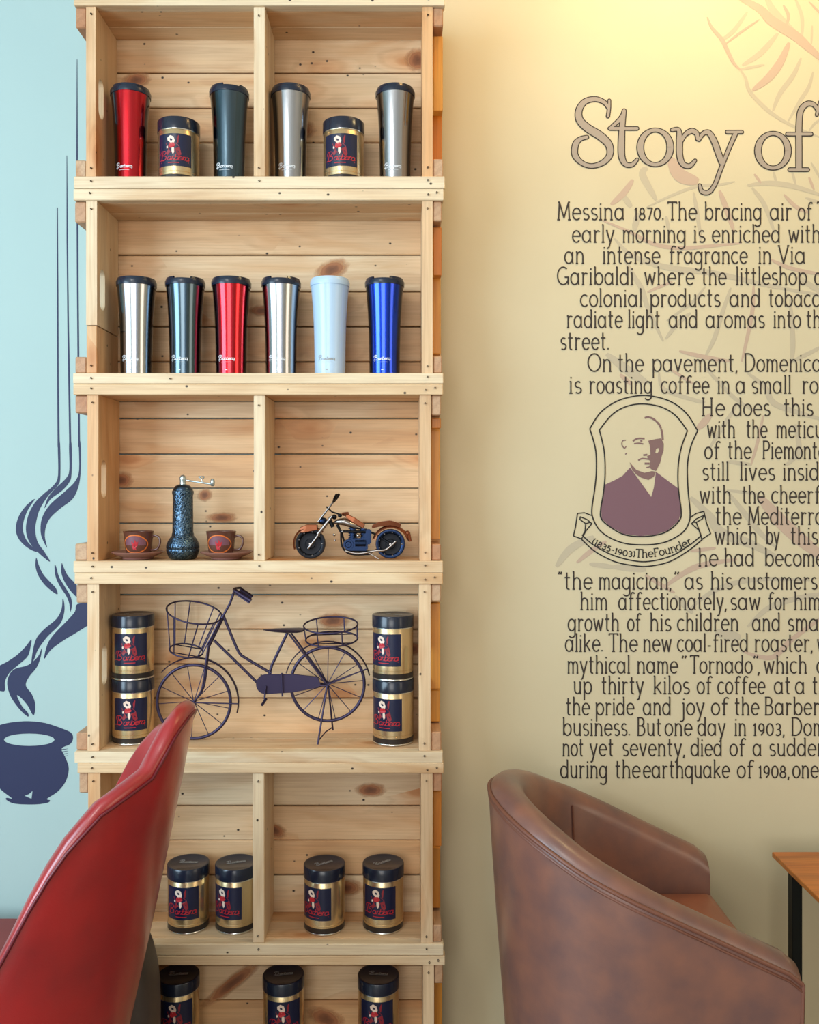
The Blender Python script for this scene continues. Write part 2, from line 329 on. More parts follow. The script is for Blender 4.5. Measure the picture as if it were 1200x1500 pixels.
leafs(800, 100, 3, [(28, [(285, 600), (340, 550), (382, 490)]), (26, [(335, 555), (375, 610)]), (32, [(445, 437), (425, 470), (485, 580)]), (60, [(545, 395), (590, 470), (670, 498)]),
    (14, [(440, 612), (550, 560), (660, 520), (760, 512), (830, 498)]), (24, [(885, 515), (980, 505), (1090, 520), (1230, 565)]), (12, [(915, 465), (945, 505)]), (12, [(1000, 455), (1012, 505)]),
    (12, [(1080, 450), (1098, 512)]), (12, [(1155, 478), (1178, 535)]), (12, [(1165, 415), (1215, 500)]), (20, [(905, 525), (960, 600), (1005, 725)]), (18, [(1045, 555), (1100, 610), (1155, 635)]),
    (14, [(1140, 570), (1230, 600)]), (18, [(648, 545), (665, 640), (682, 765)]), (24, [(762, 538), (790, 610), (825, 715)]), (16, [(528, 650), (542, 725)]), (28, [(402, 635), (388, 715)]),
    (18, [(245, 668), (370, 720), (480, 775), (600, 790), (740, 780), (860, 768)]), (26, [(300, 748), (360, 810), (440, 850), (560, 880), (700, 895), (830, 920), (1000, 960), (1230, 1000)]),
    (24, [(345, 840), (390, 920), (420, 970), (450, 1060), (515, 1200)]), (14, [(445, 985), (500, 960), (555, 938)]), (14, [(700, 960), (640, 1030), (530, 1110)]), (20, [(525, 1190), (580, 1120), (635, 1075)]),
    (18, [(985, 840), (1080, 880), (1230, 910)]), (24, [(1105, 915), (1230, 1000)]), (20, [(812, 965), (780, 1060), (738, 1190), (700, 1265)]), (18, [(912, 955), (905, 1080), (860, 1290)]), (22, [(1073, 1015), (1085, 1200), (1080, 1290)])])
leafs(800, 480, 3, [(20, [(585, 103), (700, 130), (810, 148)]), (18, [(1070, 155), (1140, 120), (1240, 70)]), (40, [(265, 115), (330, 165), (390, 210), (445, 240)]), (20, [(325, 205), (375, 250)]),
    (18, [(495, 195), (520, 270), (660, 320), (700, 328)]), (18, [(695, 168), (760, 240), (830, 310), (910, 365)]), (14, [(550, 185), (645, 245)]), (26, [(885, 198), (960, 260), (1000, 330), (1100, 370), (1240, 410)]),
    (18, [(835, 345), (780, 430), (715, 535)]), (14, [(955, 385), (930, 500), (900, 605)]), (24, [(1095, 425), (1110, 540), (1055, 605)]), (18, [(795, 588), (905, 602)]), (32, [(665, 445), (695, 415), (725, 380)]),
    (44, [(635, 745), (720, 830), (770, 900), (900, 950), (1010, 1005)]), (24, [(795, 718), (860, 800), (940, 900), (1010, 965)]), (60, [(940, 745), (1060, 880), (1230, 1020)]), (14, [(795, 715), (930, 730)]),
    (34, [(45, 1050), (110, 970), (210, 918)]), (22, [(135, 1032), (200, 980), (265, 938)]), (22, [(190, 1038), (300, 1052)]), (28, [(295, 1050), (440, 1064)]), (16, [(635, 982), (745, 968)])])
leafs(800, 820, 3, [(26, [(515, 122), (620, 50), (700, 20), (840, -2)]), (22, [(625, 222), (700, 160), (800, 110), (950, 85), (1160, 90)]), (24, [(565, 158), (645, 235)]), (18, [(435, 68), (565, 145)]),
    (26, [(885, 295), (980, 210), (1100, 170), (1230, 145)]), (44, [(745, 318), (855, 342)]), (24, [(865, 403), (990, 430), (1080, 350), (1230, 240)])])
LV.build('leaf_mural', leafm, wall_at(1), wall)['label'] = 'faded taupe leaf veins painted behind the story'
LR.build('leaf_mural', leafm2, wall_at(1.4), wall)['label'] = 'faded rosy leaf veins painted behind the story'

# stroke lettering -------------------------------------------------------------
def A(cx, cy, rx, ry, a0, a1, n=14): return [(cx + rx * math.cos(R(a0 + (a1 - a0) * i / n)), cy + ry * math.sin(R(a0 + (a1 - a0) * i / n))) for i in range(n + 1)]
XH = .66
def oo(cx, rx=.28): return A(cx, .33, rx, .33, 0, 360, 20)
def foot(x, w=.08): return [(x - w * 1.3, 0), (x + w * 1.3, 0)]
def arch(x0, x1): return A((x0 + x1) / 2, .4, (x1 - x0) / 2, .26, 180, 0, 10) + [(x1, 0)]
G = {
 'a': ([oo(.28), [(.56, .66), (.56, .06), (.63, 0)]], .66), 'b': ([[(.0, 1), (.08, 1), (.08, 0)], oo(.36)], .66), 'c': ([A(.3, .33, .29, .33, 48, 315)], .52),
 'd': ([oo(.28), [(.48, 1), (.56, 1), (.56, 0), (.62, 0)]], .64), 'e': ([[(.02, .35)] + [(.58, .35)] + A(.3, .33, .28, .33, 4, 318)], .58),
 'f': ([[(.18, 0), (.18, .78)] + A(.36, .78, .18, .2, 180, 40, 8), [(.02, .64), (.42, .64)], foot(.18)], .46),
 'g': ([oo(.28), [(.62, .66), (.56, .62), (.56, -.18)] + A(.3, -.18, .26, .2, 0, -150, 10)], .64),
 'h': ([[(0, 1), (.08, 1), (.08, 0)], arch(.08, .52), foot(.08, .07), foot(.52, .07)], .6), 'i': ([[(0, .66), (.08, .66), (.08, 0)], foot(.08, .08)], .17),
 'j': ([[(.1, .66), (.2, .66), (.2, -.2)] + A(.02, -.2, .18, .17, 0, -120, 8)], .26), 'k': ([[(0, 1), (.08, 1), (.08, 0)], [(.5, .66), (.08, .27)], [(.2, .38), (.54, 0)], foot(.08, .07)], .56),
 'l': ([[(0, 1), (.08, 1), (.08, 0)], foot(.08, .08)], .17), 'm': ([[(0, .66), (.08, .66), (.08, 0)], arch(.08, .44), arch(.44, .8), foot(.08, .06), foot(.44, .05), foot(.8, .06)], .87),
 'n': ([[(0, .66), (.08, .66), (.08, 0)], arch(.08, .52), foot(.08, .07), foot(.52, .07)], .6), 'o': ([oo(.28)], .56), 'p': ([[(0, .66), (.08, .66), (.08, -.38)], oo(.36), foot(.08, 0)], .65),
 'q': ([oo(.28), [(.56, .66), (.56, -.38)]], .6), 'r': ([[(0, .66), (.1, .66), (.1, 0)], A(.3, .4, .2, .25, 180, 50, 8), foot(.1, .07)], .44),
 's': ([A(.22, .49, .18, .17, 40, 265, 10) + A(.22, .16, .2, .16, 85, -140, 10)], .42), 't': ([[(.15, .95), (.15, .12)] + A(.27, .12, .12, .12, 180, 300, 6), [(0, .66), (.36, .66)]], .38),
 'u': ([[(0, .66), (.08, .66), (.08, .26)] + A(.3, .26, .22, .26, 180, 360, 10), [(.45, .66), (.52, .66), (.52, 0), (.6, 0)]], .6), 'v': ([[(.02, .66), (.26, 0), (.5, .66)], [(-.04, .66), (.1, .66)], [(.42, .66), (.56, .66)]], .54),
 'w': ([[(.02, .66), (.2, 0), (.38, .6), (.56, 0), (.74, .66)], [(-.04, .66), (.1, .66)], [(.66, .66), (.8, .66)]], .78), 'y': ([[(.02, .66), (.27, .02)], [(.52, .66), (.18, -.3), (.04, -.36)], [(-.04, .66), (.1, .66)], [(.44, .66), (.58, .66)]], .55),
 'x': ([[(0, .66), (.48, 0)], [(.48, .66), (0, 0)]], .5), 'z': ([[(0, .66), (.44, .66), (0, 0), (.44, 0)]], .46),
 'M': ([[(.04, 0), (.1, 1), (.42, .1), (.74, 1), (.8, 0)], foot(.04), foot(.8), [(.0, 1), (.12, 1)], [(.72, 1), (.84, 1)]], .86), 'T': ([[(.32, 0), (.32, 1)], [(0, .9), (0, 1), (.64, 1), (.64, .9)], foot(.32)], .62),
 'V': ([[(.02, 1), (.34, 0), (.66, 1)], [(-.06, 1), (.1, 1)], [(.58, 1), (.74, 1)]], .68), 'G': ([A(.44, .5, .42, .5, 50, 330, 20) + [(.82, .42), (.55, .42)], [(.82, .42), (.82, 0)]], .86),
 'O': ([A(.44, .5, .44, .5, 0, 360, 24)], .88), 'D': ([[(.08, 0), (.08, 1)], [(0, 1), (.3, 1)] + A(.3, .5, .46, .5, 90, -90, 14) + [(0, 0)]], .8), 'H': ([[(.08, 0), (.08, 1)], [(.62, 0), (.62, 1)], [(.08, .5), (.62, .5)], foot(.08), foot(.62), [(0, 1), (.16, 1)], [(.54, 1), (.7, 1)]], .74),
 'P': ([[(.08, 0), (.08, 1)], [(0, 1), (.3, 1)] + A(.3, .74, .26, .26, 90, -90, 10) + [(.08, .48)], foot(.08)], .58), 'B': ([[(.08, 0), (.08, 1)], [(0, 1), (.3, 1)] + A(.3, .77, .23, .23, 90, -90, 10) + [(.08, .54), (.32, .54)] + A(.32, .27, .28, .27, 90, -90, 10) + [(0, 0)]], .64),
 'F': ([[(.08, 0), (.08, 1)], [(0, 1), (.54, 1), (.54, .88)], [(.08, .54), (.42, .54)], foot(.08)], .52),
 '0': ([A(.25, .33, .25, .33, 0, 360, 18)], .52), '1': ([[(.02, .54), (.14, .66), (.14, 0)], foot(.14)], .26), '3': ([A(.2, .49, .19, .17, 140, -90, 10) + A(.2, .16, .22, .17, 90, -140, 10)], .46),
 '5': ([[(.38, .66), (.08, .66), (.06, .38)] + A(.2, .21, .2, .21, 120, -140, 12)], .46), '7': ([[(0, .66), (.42, .66), (.14, 0)]], .44), '8': ([A(.22, .49, .17, .17, 0, 360, 12), A(.22, .17, .22, .17, 0, 360, 12)], .48),
 '9': ([A(.22, .45, .2, .21, 0, 360, 14), [(.42, .45), (.4, .2), (.18, 0)]], .48), '.': ([], .12), ',': ([[(.06, .06), (.0, -.14)]], .12), '-': ([[(0, .3), (.26, .3)]], .3),
 '(': ([A(.34, .36, .3, .5, 130, 230, 8)], .2), ')': ([A(-.14, .36, .3, .5, 50, -50, 8)], .2), '“': ([[(.0, .84), (.05, 1)], [(.14, .84), (.19, 1)]], .24), '”': ([[(.0, .84), (.05, 1)], [(.14, .84), (.19, 1)]], .24)}
def word_strokes(w, gap=.16):
    x = 0; out = []
    for ch in w:
        ss, adv = G[ch]
        for s in ss: out.append([(x + p[0], p[1]) for p in s])
        if ch in 'ij': out.append([(x + (.08 if ch == 'i' else .2), .84), (x + (.09 if ch == 'i' else .21), .93)])
        if ch in '.': out.append([(x + .03, .0), (x + .03, .08)])
        x += adv + gap
    return out, x - gap
def put_word(fl, w, x0, x1, base, hgt=25.7, lw=2.1):
    ss, tot = word_strokes(w); k = (x1 - x0 - 1) / tot
    for s in ss:
        fl.rib([(x0 + .5 + p[0] * k, base - p[1] * hgt) for p in s], lw)
LINES = [(322, 'Messina 817 915 1870. 929 973 The 978 1021 bracing 1032 1116 air 1128 1160 of 1169 1190 The 1197 1240'),
 (355, 'early 838 900 morning 912 1005 is 1016 1033 enriched 1043 1143 with 1155 1202'), (386, 'an 827 856 intense 883 967 fragrance 980 1095 in 1111 1130 Via 1140 1180'),
 (417, 'Garibaldi 816 928 where 944 1017 the 1028 1064 littleshop 1078 1182 of 1193 1214'), (449, 'colonial 850 941 products 952 1055 and 1069 1114 tobacco 1126 1213'),
 (480, 'radiate 830 912 light 920 967 and 980 1022 aromas 1034 1120 into 1133 1173 the 1181 1216'), (512, 'street. 821 893'), (544, 'On 861 896 the 905 943 pavement, 955 1081 Domenico 1090 1202'),
 (576, 'is 834 852 roasting 863 956 coffee 968 1039 in 1051 1069 a 1078 1092 small 1101 1159 room 1175 1232'), (609, 'He 1028 1062 does 1073 1128 this 1148 1191'),
 (641, 'with 1036 1077 the 1093 1124 meticulous 1137 1246'), (672, 'of 1032 1055 the 1066 1101 Piemontese 1117 1232'), (703, 'still 1029 1068 lives 1084 1135 inside 1147 1214'), (737, 'with 1025 1071 the 1087 1120 cheerful 1130 1222'),
 (768, 'the 1048 1086 Mediterranean 1096 1264'), (797, 'which 1047 1109 by 1122 1142 this 1158 1198'), (829, 'he 1023 1052 had 1061 1105 become 1120 1207'),
 (863, '“the 818 868 magician, 877 984 ” 988 996 as 1003 1029 his 1041 1073 customers 1082 1197'), (893, 'him 850 890 affectionately, 906 1065 saw 1070 1114 for 1125 1154 him 1163 1202'),
 (924, 'growth 832 907 of 919 939 his 952 983 children 992 1082 and 1102 1143 small 1154 1212'), (954, 'alike. 828 884 The 892 934 new 942 984 coal-fired 992 1096 roaster, 1105 1191 with 1197 1240'),
 (986, 'mythical 831 923 name 933 993 “ 999 1007 Tornado 1011 1102 ” 1104 1112 , 1110 1114 which 1119 1182 could 1196 1256'), (1016, 'up 840 867 thirty 881 943 kilos 957 1010 of 1021 1043 coffee 1051 1121 at 1134 1158 a 1165 1179 time 1190 1236'),
 (1047, 'the 829 864 pride 872 929 and 942 983 joy 997 1032 of 1042 1067 the 1076 1112 Barbera 1120 1216'), (1077, 'business. 824 924 But 933 969 one 974 1014 day 1022 1063 in 1076 1093 1903, 1103 1150 Domenico 1159 1270'),
 (1107, 'not 824 855 yet 864 899 seventy, 912 1004 died 1012 1058 of 1069 1092 a 1103 1116 sudden 1127 1210'), (1139, 'during 821 890 the 901 938 earthquake 942 1069 of 1080 1104 1908, 1111 1157 one 1161 1199')]
for base, s in LINES:
    fl = Flat(); q = s.split()
    for i in range(0, len(q), 3): put_word(fl, q[i], float(q[i + 1]), float(q[i + 2]), base)
    fl.build('story_lettering', ink, wall_at(3), wall)
# title
T3 = lambda pts: C(pts, 800, 100, 3)
title = [  # (x, y, width) strokes in the title's own plan
 [(278, 142, 8), (277, 175, 9), (272, 212, 10)], [(276, 178, 10), (255, 150, 14), (215, 136, 17), (170, 148, 20), (145, 185, 24), (148, 228, 27), (185, 265, 30), (235, 296, 31), (275, 335, 27), (280, 380, 22), (250, 415, 18), (200, 430, 15), (155, 415, 16), (127, 380, 22), (130, 335, 22), (150, 312, 15), (180, 303, 11)],
 [(343, 188, 14), (335, 250, 20), (331, 330, 24), (333, 390, 23), (350, 422, 17), (378, 424, 14), (400, 402, 9)], [(280, 265, 11), (400, 265, 11)], [(343, 190, 8), (325, 225, 14), (282, 263, 8)],
 A(480, 348, 66, 76, 0, 360, 40), [(553, 272, 10), (582, 272, 14), (586, 320, 22), (587, 380, 22), (600, 420, 20), (630, 430, 15), (655, 406, 9)], [(590, 330, 9), (612, 292, 14), (640, 276, 18), (662, 288, 16), (665, 312, 10)],
 [(672, 315, 9), (690, 288, 14), (715, 284, 18), (738, 320, 22), (758, 375, 22), (772, 415, 20)], [(832, 288, 16), (805, 350, 13), (765, 450, 13), (742, 510, 13), (715, 545, 14), (685, 542, 14), (675, 515, 9)], [(795, 281, 10), (860, 281, 10)],
 A(997, 363, 66, 76, 0, 360, 40), [(1205, 150, 10), (1190, 205, 9)], [(1195, 185, 12), (1175, 160, 15), (1145, 158, 18), (1118, 190, 20), (1111, 260, 22), (1111, 350, 22), (1111, 440, 22)], [(1070, 446, 11), (1150, 446, 11)], [(1060, 290, 11), (1165, 290, 11)]]
fo = Flat(); fi = Flat()
for s in title:
    if len(s[0]) == 2:
        w = [13 + 12 * abs((p[0] - (s[0][0] - 66)) / 66) ** 2 for p in s]; p = T3(s); closed = True
    else:
        q = cat(s, 8); w = [a[2] for a in q]; p = T3([a[:2] for a in q]); closed = False
    fo.rib(p, [(a + 10) / 3 for a in w], closed, not closed); fi.rib(p, [(a + 1) / 3 for a in w], closed, not closed)
fo.build('title_outline', ink, wall_at(2), wall); fi.build('title_lettering', titlef, wall_at(3), wall)['label'] = 'taupe title letters reading Story of'
# founder portrait
P5 = lambda pts: C(pts, 820, 570, 5)
fl = Flat()
outer = [(220, 290), (300, 170), (420, 88), (560, 50), (680, 52), (820, 95), (930, 180), (1010, 305)]
for a in (outer, [(1010, 305), (960, 420), (935, 560), (940, 740), (955, 900), (945, 980), (900, 1050), (800, 1110), (700, 1135), (600, 1140), (480, 1130), (370, 1090), (290, 1030), (245, 950), (235, 880), (255, 740), (268, 600), (262, 440), (220, 290)],
          [(290, 300), (380, 190), (480, 130), (600, 108), (740, 130), (850, 195), (935, 305)], [(935, 305), (890, 430), (868, 560), (868, 720), (890, 900), (870, 970), (790, 1040), (700, 1070), (590, 1080), (470, 1065), (370, 1010), (305, 950), (300, 880), (320, 760), (332, 620), (325, 450), (290, 300)],
          [(168, 1075), (260, 1150), (400, 1220), (560, 1260), (680, 1258), (820, 1220), (940, 1150), (1038, 1072)], [(160, 1100), (260, 1190), (400, 1262), (540, 1292), (650, 1297), (800, 1265), (940, 1185), (1045, 1100)]):
    fl.rib(cat(P5(a), 6), 1.9)
for a in ([(240, 928), (180, 905), (130, 910), (115, 1010), (100, 1075), (160, 1097), (190, 1040), (235, 985), (200, 955), (150, 935), (148, 955), (190, 985), (225, 975)], [(190, 985), (185, 1040), (165, 1075)],
          [(955, 940), (1000, 910), (1055, 895), (1075, 980), (1105, 1058), (1040, 1100), (1020, 1035), (965, 985), (1000, 950), (1055, 925), (1045, 950), (1000, 975), (975, 975)], [(1000, 978), (1020, 1030), (1035, 1072)]):
    fl.rib(P5(a), 1.7)
# banner words along the arc
cx, cy, rad = 605, 520, 712
sn, tot = word_strokes('(1835-1903)TheFounder', .12); a0, a1 = R(121.5), R(59); hh = 58
for s in sn:
    pts = []
    for p in s:
        a = a0 + (a1 - a0) * p[0] / tot; r_ = rad - p[1] * hh * (1.0)
        pts.append((cx + r_ * math.cos(a), cy + r_ * math.sin(a)))
    fl.rib(P5(pts), 1.5)
fl.build('portrait_frame_lines', black, wall_at(3), wall)
Flat().poly(P5([(330, 700), (400, 668), (460, 635), (515, 575), (570, 650), (670, 790), (690, 720), (705, 605), (790, 670), (865, 725), (868, 760), (888, 900), (870, 965), (790, 1036), (700, 1066), (590, 1076), (470, 1061), (370, 1006), (307, 948), (304, 880), (322, 760)])).build('portrait_coat', maroon, wall_at(2), wall)['label'] = 'maroon painted coat of the bald man in the portrait'
fl = Flat().poly(P5([(512, 535), (560, 590), (620, 613), (675, 600), (705, 605), (690, 640), (650, 665), (600, 650), (560, 625), (530, 590)]))
fl.poly(P5([(648, 378), (700, 366), (742, 360), (762, 400), (760, 450), (747, 490), (735, 540), (705, 600), (672, 588), (655, 570), (665, 530), (645, 512), (640, 492), (665, 478), (662, 420)]), [P5([(705, 440), (722, 430), (728, 450), (715, 470), (700, 468)])])
fl.rib(cat(P5([(622, 212), (650, 205), (690, 222), (730, 262), (748, 312), (755, 372)]), 5), [2, 3, 3, 3, 3, 3] * 4 + [3] * 2)
for w, a in ((2.6, [(535, 382), (570, 362), (622, 362)]), (2.0, [(545, 400), (580, 396), (612, 402)]), (2.6, [(590, 380), (605, 378)]), (1.5, [(485, 375), (462, 378), (455, 405), (473, 432), (486, 420)]), (1.6, [(480, 478), (492, 468)]), (2.8, [(612, 484), (642, 480)]), (2.2, [(575, 522), (605, 508), (652, 514)]), (3, [(622, 545), (658, 545)]), (1.8, [(635, 574), (655, 570)])):
    fl.rib(cat(P5(a), 4), w)
fl.build('portrait_face', brownshade, wall_at(2), wall)['label'] = 'brown shaded face of the bald man in the portrait'

# ------------------------------------------------------------------ crates
DF, DB = 1.67, 1.80
def plank(name, c, dims, axis, mat, parent, bev=.0012, jig=.0004, rot=0):
    """box whose grain (local X) runs along axis; c centre, dims world dims"""
    j = lambda: random.uniform(-jig, jig); dx, dy, dz = dims
    if axis == 'x': l, r3 = (dx, dy, dz), (0, rot, 0)
    elif axis == 'z': l, r3 = (dz, dy, dx), (0, R(90) + rot, 0)
    else: l, r3 = (dy, dx, dz), (0, 0, R(90))
    return MB().box((0, 0, 0), l).build(name, mat, parent, bevel=bev, loc=(c[0] + j(), c[1] + j(), c[2] + j()), rot=r3)
def slotted(name, x0, x1, y0, y1, z0, z1, sy0, sy1, sz0, sz1, parent):
    """side board with a rounded hand slot; local X vertical so the grain runs up"""
    cy, cz = (sy0 + sy1) / 2, (sz0 + sz1) / 2; r = (sy1 - sy0) / 2; inner = []
    for i in range(9): a = pi * i / 8; inner.append((cy + r * math.cos(a), sz1 - r + r * math.sin(a)))
    for i in range(9): a = pi + pi * i / 8; inner.append((cy + r * math.cos(a), sz0 + r + r * math.sin(a)))
    out = [(y1, z0), (y1, z1), (y0, z1), (y0, z0)]; b = Flat().poly(out, [inner]); n = len(b.v)
    vs = [(-z, y, x0) for y, z in b.v] + [(-z, y, x1) for y, z in b.v]; fs = [f for f in b.f] + [tuple(n + i for i in f[::-1]) for f in b.f]
    for st_, m in ((0, 4), (4, 18)):
        for i in range(m): a, c = st_ + i, st_ + (i + 1) % m; fs.append((a, c, c + n, a + n))
    vs = [(v[0] + (z0 + z1) / 2, v[1], v[2] - (x0 + x1) / 2) for v in vs]
    bb = MB(); bb.v = [Vector(v) for v in vs]; bb.f = fs
    return bb.build(name, pine, parent, loc=((x0 + x1) / 2, 0, (z0 + z1) / 2), rot=(0, R(90), 0))
nail_me = MB().lathe([(.0001, .0006), (.0014, .0006), (.0017, 0), (.0017, -.003)], 10, ax='Y').me('nail'); nail_me.materials.append(nailm)
CR = [ # y_top, y_ceiling, y_floor, y_bottom, rail x0 x1, left side x0 x1, right side x0 x1, divider, back joints, slot, cleats-left, cleats-right
 dict(y=(-10, 8, 258, 276), r=(108, 652), L=(125, 139), Q=(619, 634), div=(371, 388), b=[40, 57, 107, 158, 209, 262], s=(117, 175), nm='topmost pine crate holding four tumblers and two gold coffee cans'),
 dict(y=(276, 293, 546, 562), r=(107, 650), L=(125, 141), Q=(618.5, 634), div=None, b=[305, 322, 373.5, 427.5, 478.5, 530, 562], s=(395, 455), nm='pine crate without a divider holding a row of six tumblers'),
 dict(y=(562, 578, 822, 839.5), r=(107, 649), L=(127, 143), Q=(615, 631.5), div=(371, 388), b=[575, 587, 613, 665, 715, 766.5, 815.5], s=(674, 730), nm='pine crate with coffee grinder and toy motorbike on its floor'),
 dict(y=(839.5, 856, 1101, 1118), r=(109, 649), L=(127, 144), Q=(614, 631), div=None, b=[846, 871, 922, 973, 1023, 1074], s=(945, 1003), nm='pine crate holding the wire bicycle between two stacks of cans'),
 dict(y=(1118, 1133, 1383, 1400), r=(113, 650), L=(128, 146), Q=(617, 634), div=(370, 387), b=[1104, 1129, 1180, 1231, 1282, 1335], s=(1220, 1278), nm='divided pine crate holding four gold cans in a row'),
 dict(y=(1400, 1414, 1651, 1667), r=(115, 652), L=(130, 147), Q=(620, 636), div=None, b=[1362, 1414, 1465, 1516, 1567, 1586], s=(1500, 1556), nm='lowest pine crate on the floor with three tall can stacks')]
FLOORZ = []
for ci, c in enumerate(CR):
    yt, yc, yf, yb = c['y']; zt, zc, zf, zb = [Z(v, DF) for v in c['y']]; FLOORZ.append(zf)
    if ci == 5: zb = 0.001
    x0, x1 = X(c['r'][0], DF), X(c['r'][1], DF); cx = (x0 + x1) / 2; Yf, Yb = DF - CD, DB - CD
    t = thing('pine_crate', (cx, (Yf + Yb) / 2, zb), c['nm'], 'crate', 'pine crates stacked as a display shelf'); base = Vector(t.location)
    def pk(name, ax_, ay, az, bx_, by, bz, axis, mat=pine, **k):
        return plank(name, Vector(((ax_ + bx_) / 2, (ay + by) / 2, (az + bz) / 2)) - base, (bx_ - ax_, by - ay, bz - az), axis, mat, t, **k)
    g = .0004
    for (za, zb2) in ((zc, zt - g), (zb + g, zf)):
        pk('front_rail', x0, Yf, za, x1, Yf + .022, zb2, 'x', pine_rail)
        ym = Yf + .0225 + (Yb - Yf - .0225) * (.52 if za > zf else .6)
        pk('board', x0 + .004, Yf + .0225, za + .0003, x1 - .004, ym - .0005, zb2 - .0003, 'x')
        pk('board', x0 + .004, ym + .0005, za + .0003, x1 - .004, Yb - .0005, zb2 - .0003, 'x')
    bs = c['b']
    for a, b_ in zip(bs, bs[1:]):
        za, zb2 = Z(a, DB), Z(b_, DB); za = min(za, zt - g); zb2 = max(zb2, zb + g)
        if za - zb2 < .006: continue
        e0, e1 = random.uniform(-.006, .002), random.uniform(-.004, .001)
        if b_ == bs[-1]: zb2 = zb + g
        pk('back_plank', x0 - e0 + .002, Yb, zb2 + .0012, x1 + e1, Yb + .013 + random.uniform(0, .002), za - .0012, 'x', bev=.0016, jig=.0005)
    lx0, lx1 = X(c['L'][0], DF), X(c['L'][1], DF); qx0, qx1 = X(c['Q'][0], DF), X(c['Q'][1], DF); ys = Yf + .004
    sy0, sy1 = 1.690 - CD, 1.719 - CD; sz1, sz0 = Z(c['s'][0], 1.705), Z(c['s'][1], 1.705)
    zlo = zf + .0003
    if ci == 1:
        zs = Z(476, DF); pk('side_panel', lx0 + .001, ys, zlo, lx1, Yb - .001, zs - .0006, 'z'); zlo_l = zs + .0006
    else: zlo_l = zlo
    for (a, b_, zz) in ((lx0, lx1, zlo_l), (qx0, qx1, zlo)):
        o = slotted('side_panel', a, b_, ys, Yb - .001, zz, zc - .0003, sy0, sy1, sz0, sz1, t); o.location -= base
        if a == lx0: pass
    if c['div']: pk('divider', X(c['div'][0], DF), ys, zlo, X(c['div'][1], DF), Yb - .001, zc - .0003, 'z', pine_rail)
    for (a, b_) in ((x0 + .001, lx0 - .0008), (qx1 + .0012, x1 - .003)):
        for (za, zb2) in ((zc - .0005 - .036 + random.uniform(-.003, .004), zc - .0005), (zf + .0005, zf + .0325 + random.uniform(-.002, .003))):
            plank('cleat', Vector(((a + b_) / 2, (Yf + Yb) / 2 + .003, (za + zb2) / 2)) - base, (b_ - a, Yb - Yf - .008, zb2 - za), 'y', end_grain, t, bev=.002)
    # nails
    for (px, zz) in ((c['L'][0] + 7, zt - .009), (c['Q'][0] + 9, zt - .012), (c['L'][0] + 9, zf - .010), (c['Q'][0] + 8, zf - .008), (c['Q'][1] + 6, zt - .008), (c['div'][0] + 9, zf - .009) if c['div'] else (250, zf - .011)):
        link('nail', nail_me, None, t, Vector((X(px, DF), Yf - .0001, zz)) - base)
    for px in [c['Q'][0] + 8, c['L'][0] + 8] + ([c['div'][0] + 8] if c['div'] else []):
        for zz in (zf + .012 + random.uniform(0, .006), zc - .014 - random.uniform(0, .006)):
            link('nail', nail_me, None, t, Vector((X(px, DF), ys - .0001, zz)) - base)

# amber-coloured battens behind the right ends, and the big knots
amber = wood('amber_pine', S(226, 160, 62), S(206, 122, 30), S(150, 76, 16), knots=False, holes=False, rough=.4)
crates = [o for o in COL.objects if o.name.startswith('pine_crate')]
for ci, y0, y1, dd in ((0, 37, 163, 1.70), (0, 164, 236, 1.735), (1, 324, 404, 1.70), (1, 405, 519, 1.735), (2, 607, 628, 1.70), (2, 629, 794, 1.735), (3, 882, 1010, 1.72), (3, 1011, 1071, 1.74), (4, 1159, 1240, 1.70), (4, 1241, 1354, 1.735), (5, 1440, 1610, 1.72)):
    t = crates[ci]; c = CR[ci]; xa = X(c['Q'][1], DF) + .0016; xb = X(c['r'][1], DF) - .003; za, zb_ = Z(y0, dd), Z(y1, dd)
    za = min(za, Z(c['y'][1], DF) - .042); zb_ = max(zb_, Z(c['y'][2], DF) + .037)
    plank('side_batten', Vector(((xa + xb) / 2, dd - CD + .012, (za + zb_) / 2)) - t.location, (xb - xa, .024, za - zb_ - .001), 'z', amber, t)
km = pbr('knot_wood', S(150, 90, 56), .6); km.blend_method = 'BLEND' if hasattr(km, 'blend_method') else None
b_ = km.node_tree.nodes['Principled BSDF']; tc = nd(km, 'ShaderNodeTexCoord')
ln = nd(km, 'ShaderNodeVectorMath', operation='LENGTH'); nz = nd(km, 'ShaderNodeTexNoise', Scale=2.2, Detail=3.0); lk(km, tc.outputs['Object'], nz.inputs['Vector'])
avm = nd(km, 'ShaderNodeMix', data_type='RGBA', blend_type='LINEAR_LIGHT'); avm.inputs[0].default_value = .22; lk(km, tc.outputs['Object'], avm.inputs[6]); lk(km, nz.outputs['Color'], avm.inputs[7]); lk(km, avm.outputs[2], ln.inputs[0])
rp = nd(km, 'ShaderNodeValToRGB'); el = rp.color_ramp.elements; el[0].position = 0; el[0].color = S(112, 64, 38); el[1].position = 1; el[1].color = S(206, 150, 100)
for p_, c_ in ((.30, S(142, 86, 54)), (.45, S(176, 112, 70)), (.55, S(164, 104, 66)), (.62, S(200, 144, 96)), (.78, S(180, 120, 76))): e_ = el.new(p_); e_.color = c_
lk(km, ln.outputs['Value'], rp.inputs[0]); lk(km, rp.outputs[0], b_.inputs['Base Color'])
mr = nd(km, 'ShaderNodeMapRange'); mr.inputs[1].default_value = .55; mr.inputs[2].default_value = .95; mr.inputs[3].default_value = .8; mr.inputs[4].default_value = 0; lk(km, ln.outputs['Value'], mr.inputs[0]); lk(km, mr.outputs[0], b_.inputs['Alpha'])
kme = mesh('knot', [(math.cos(2 * pi * i / 32), 0, math.sin(2 * pi * i / 32)) for i in range(32)], [tuple(range(32))]); kme.materials.append(km)
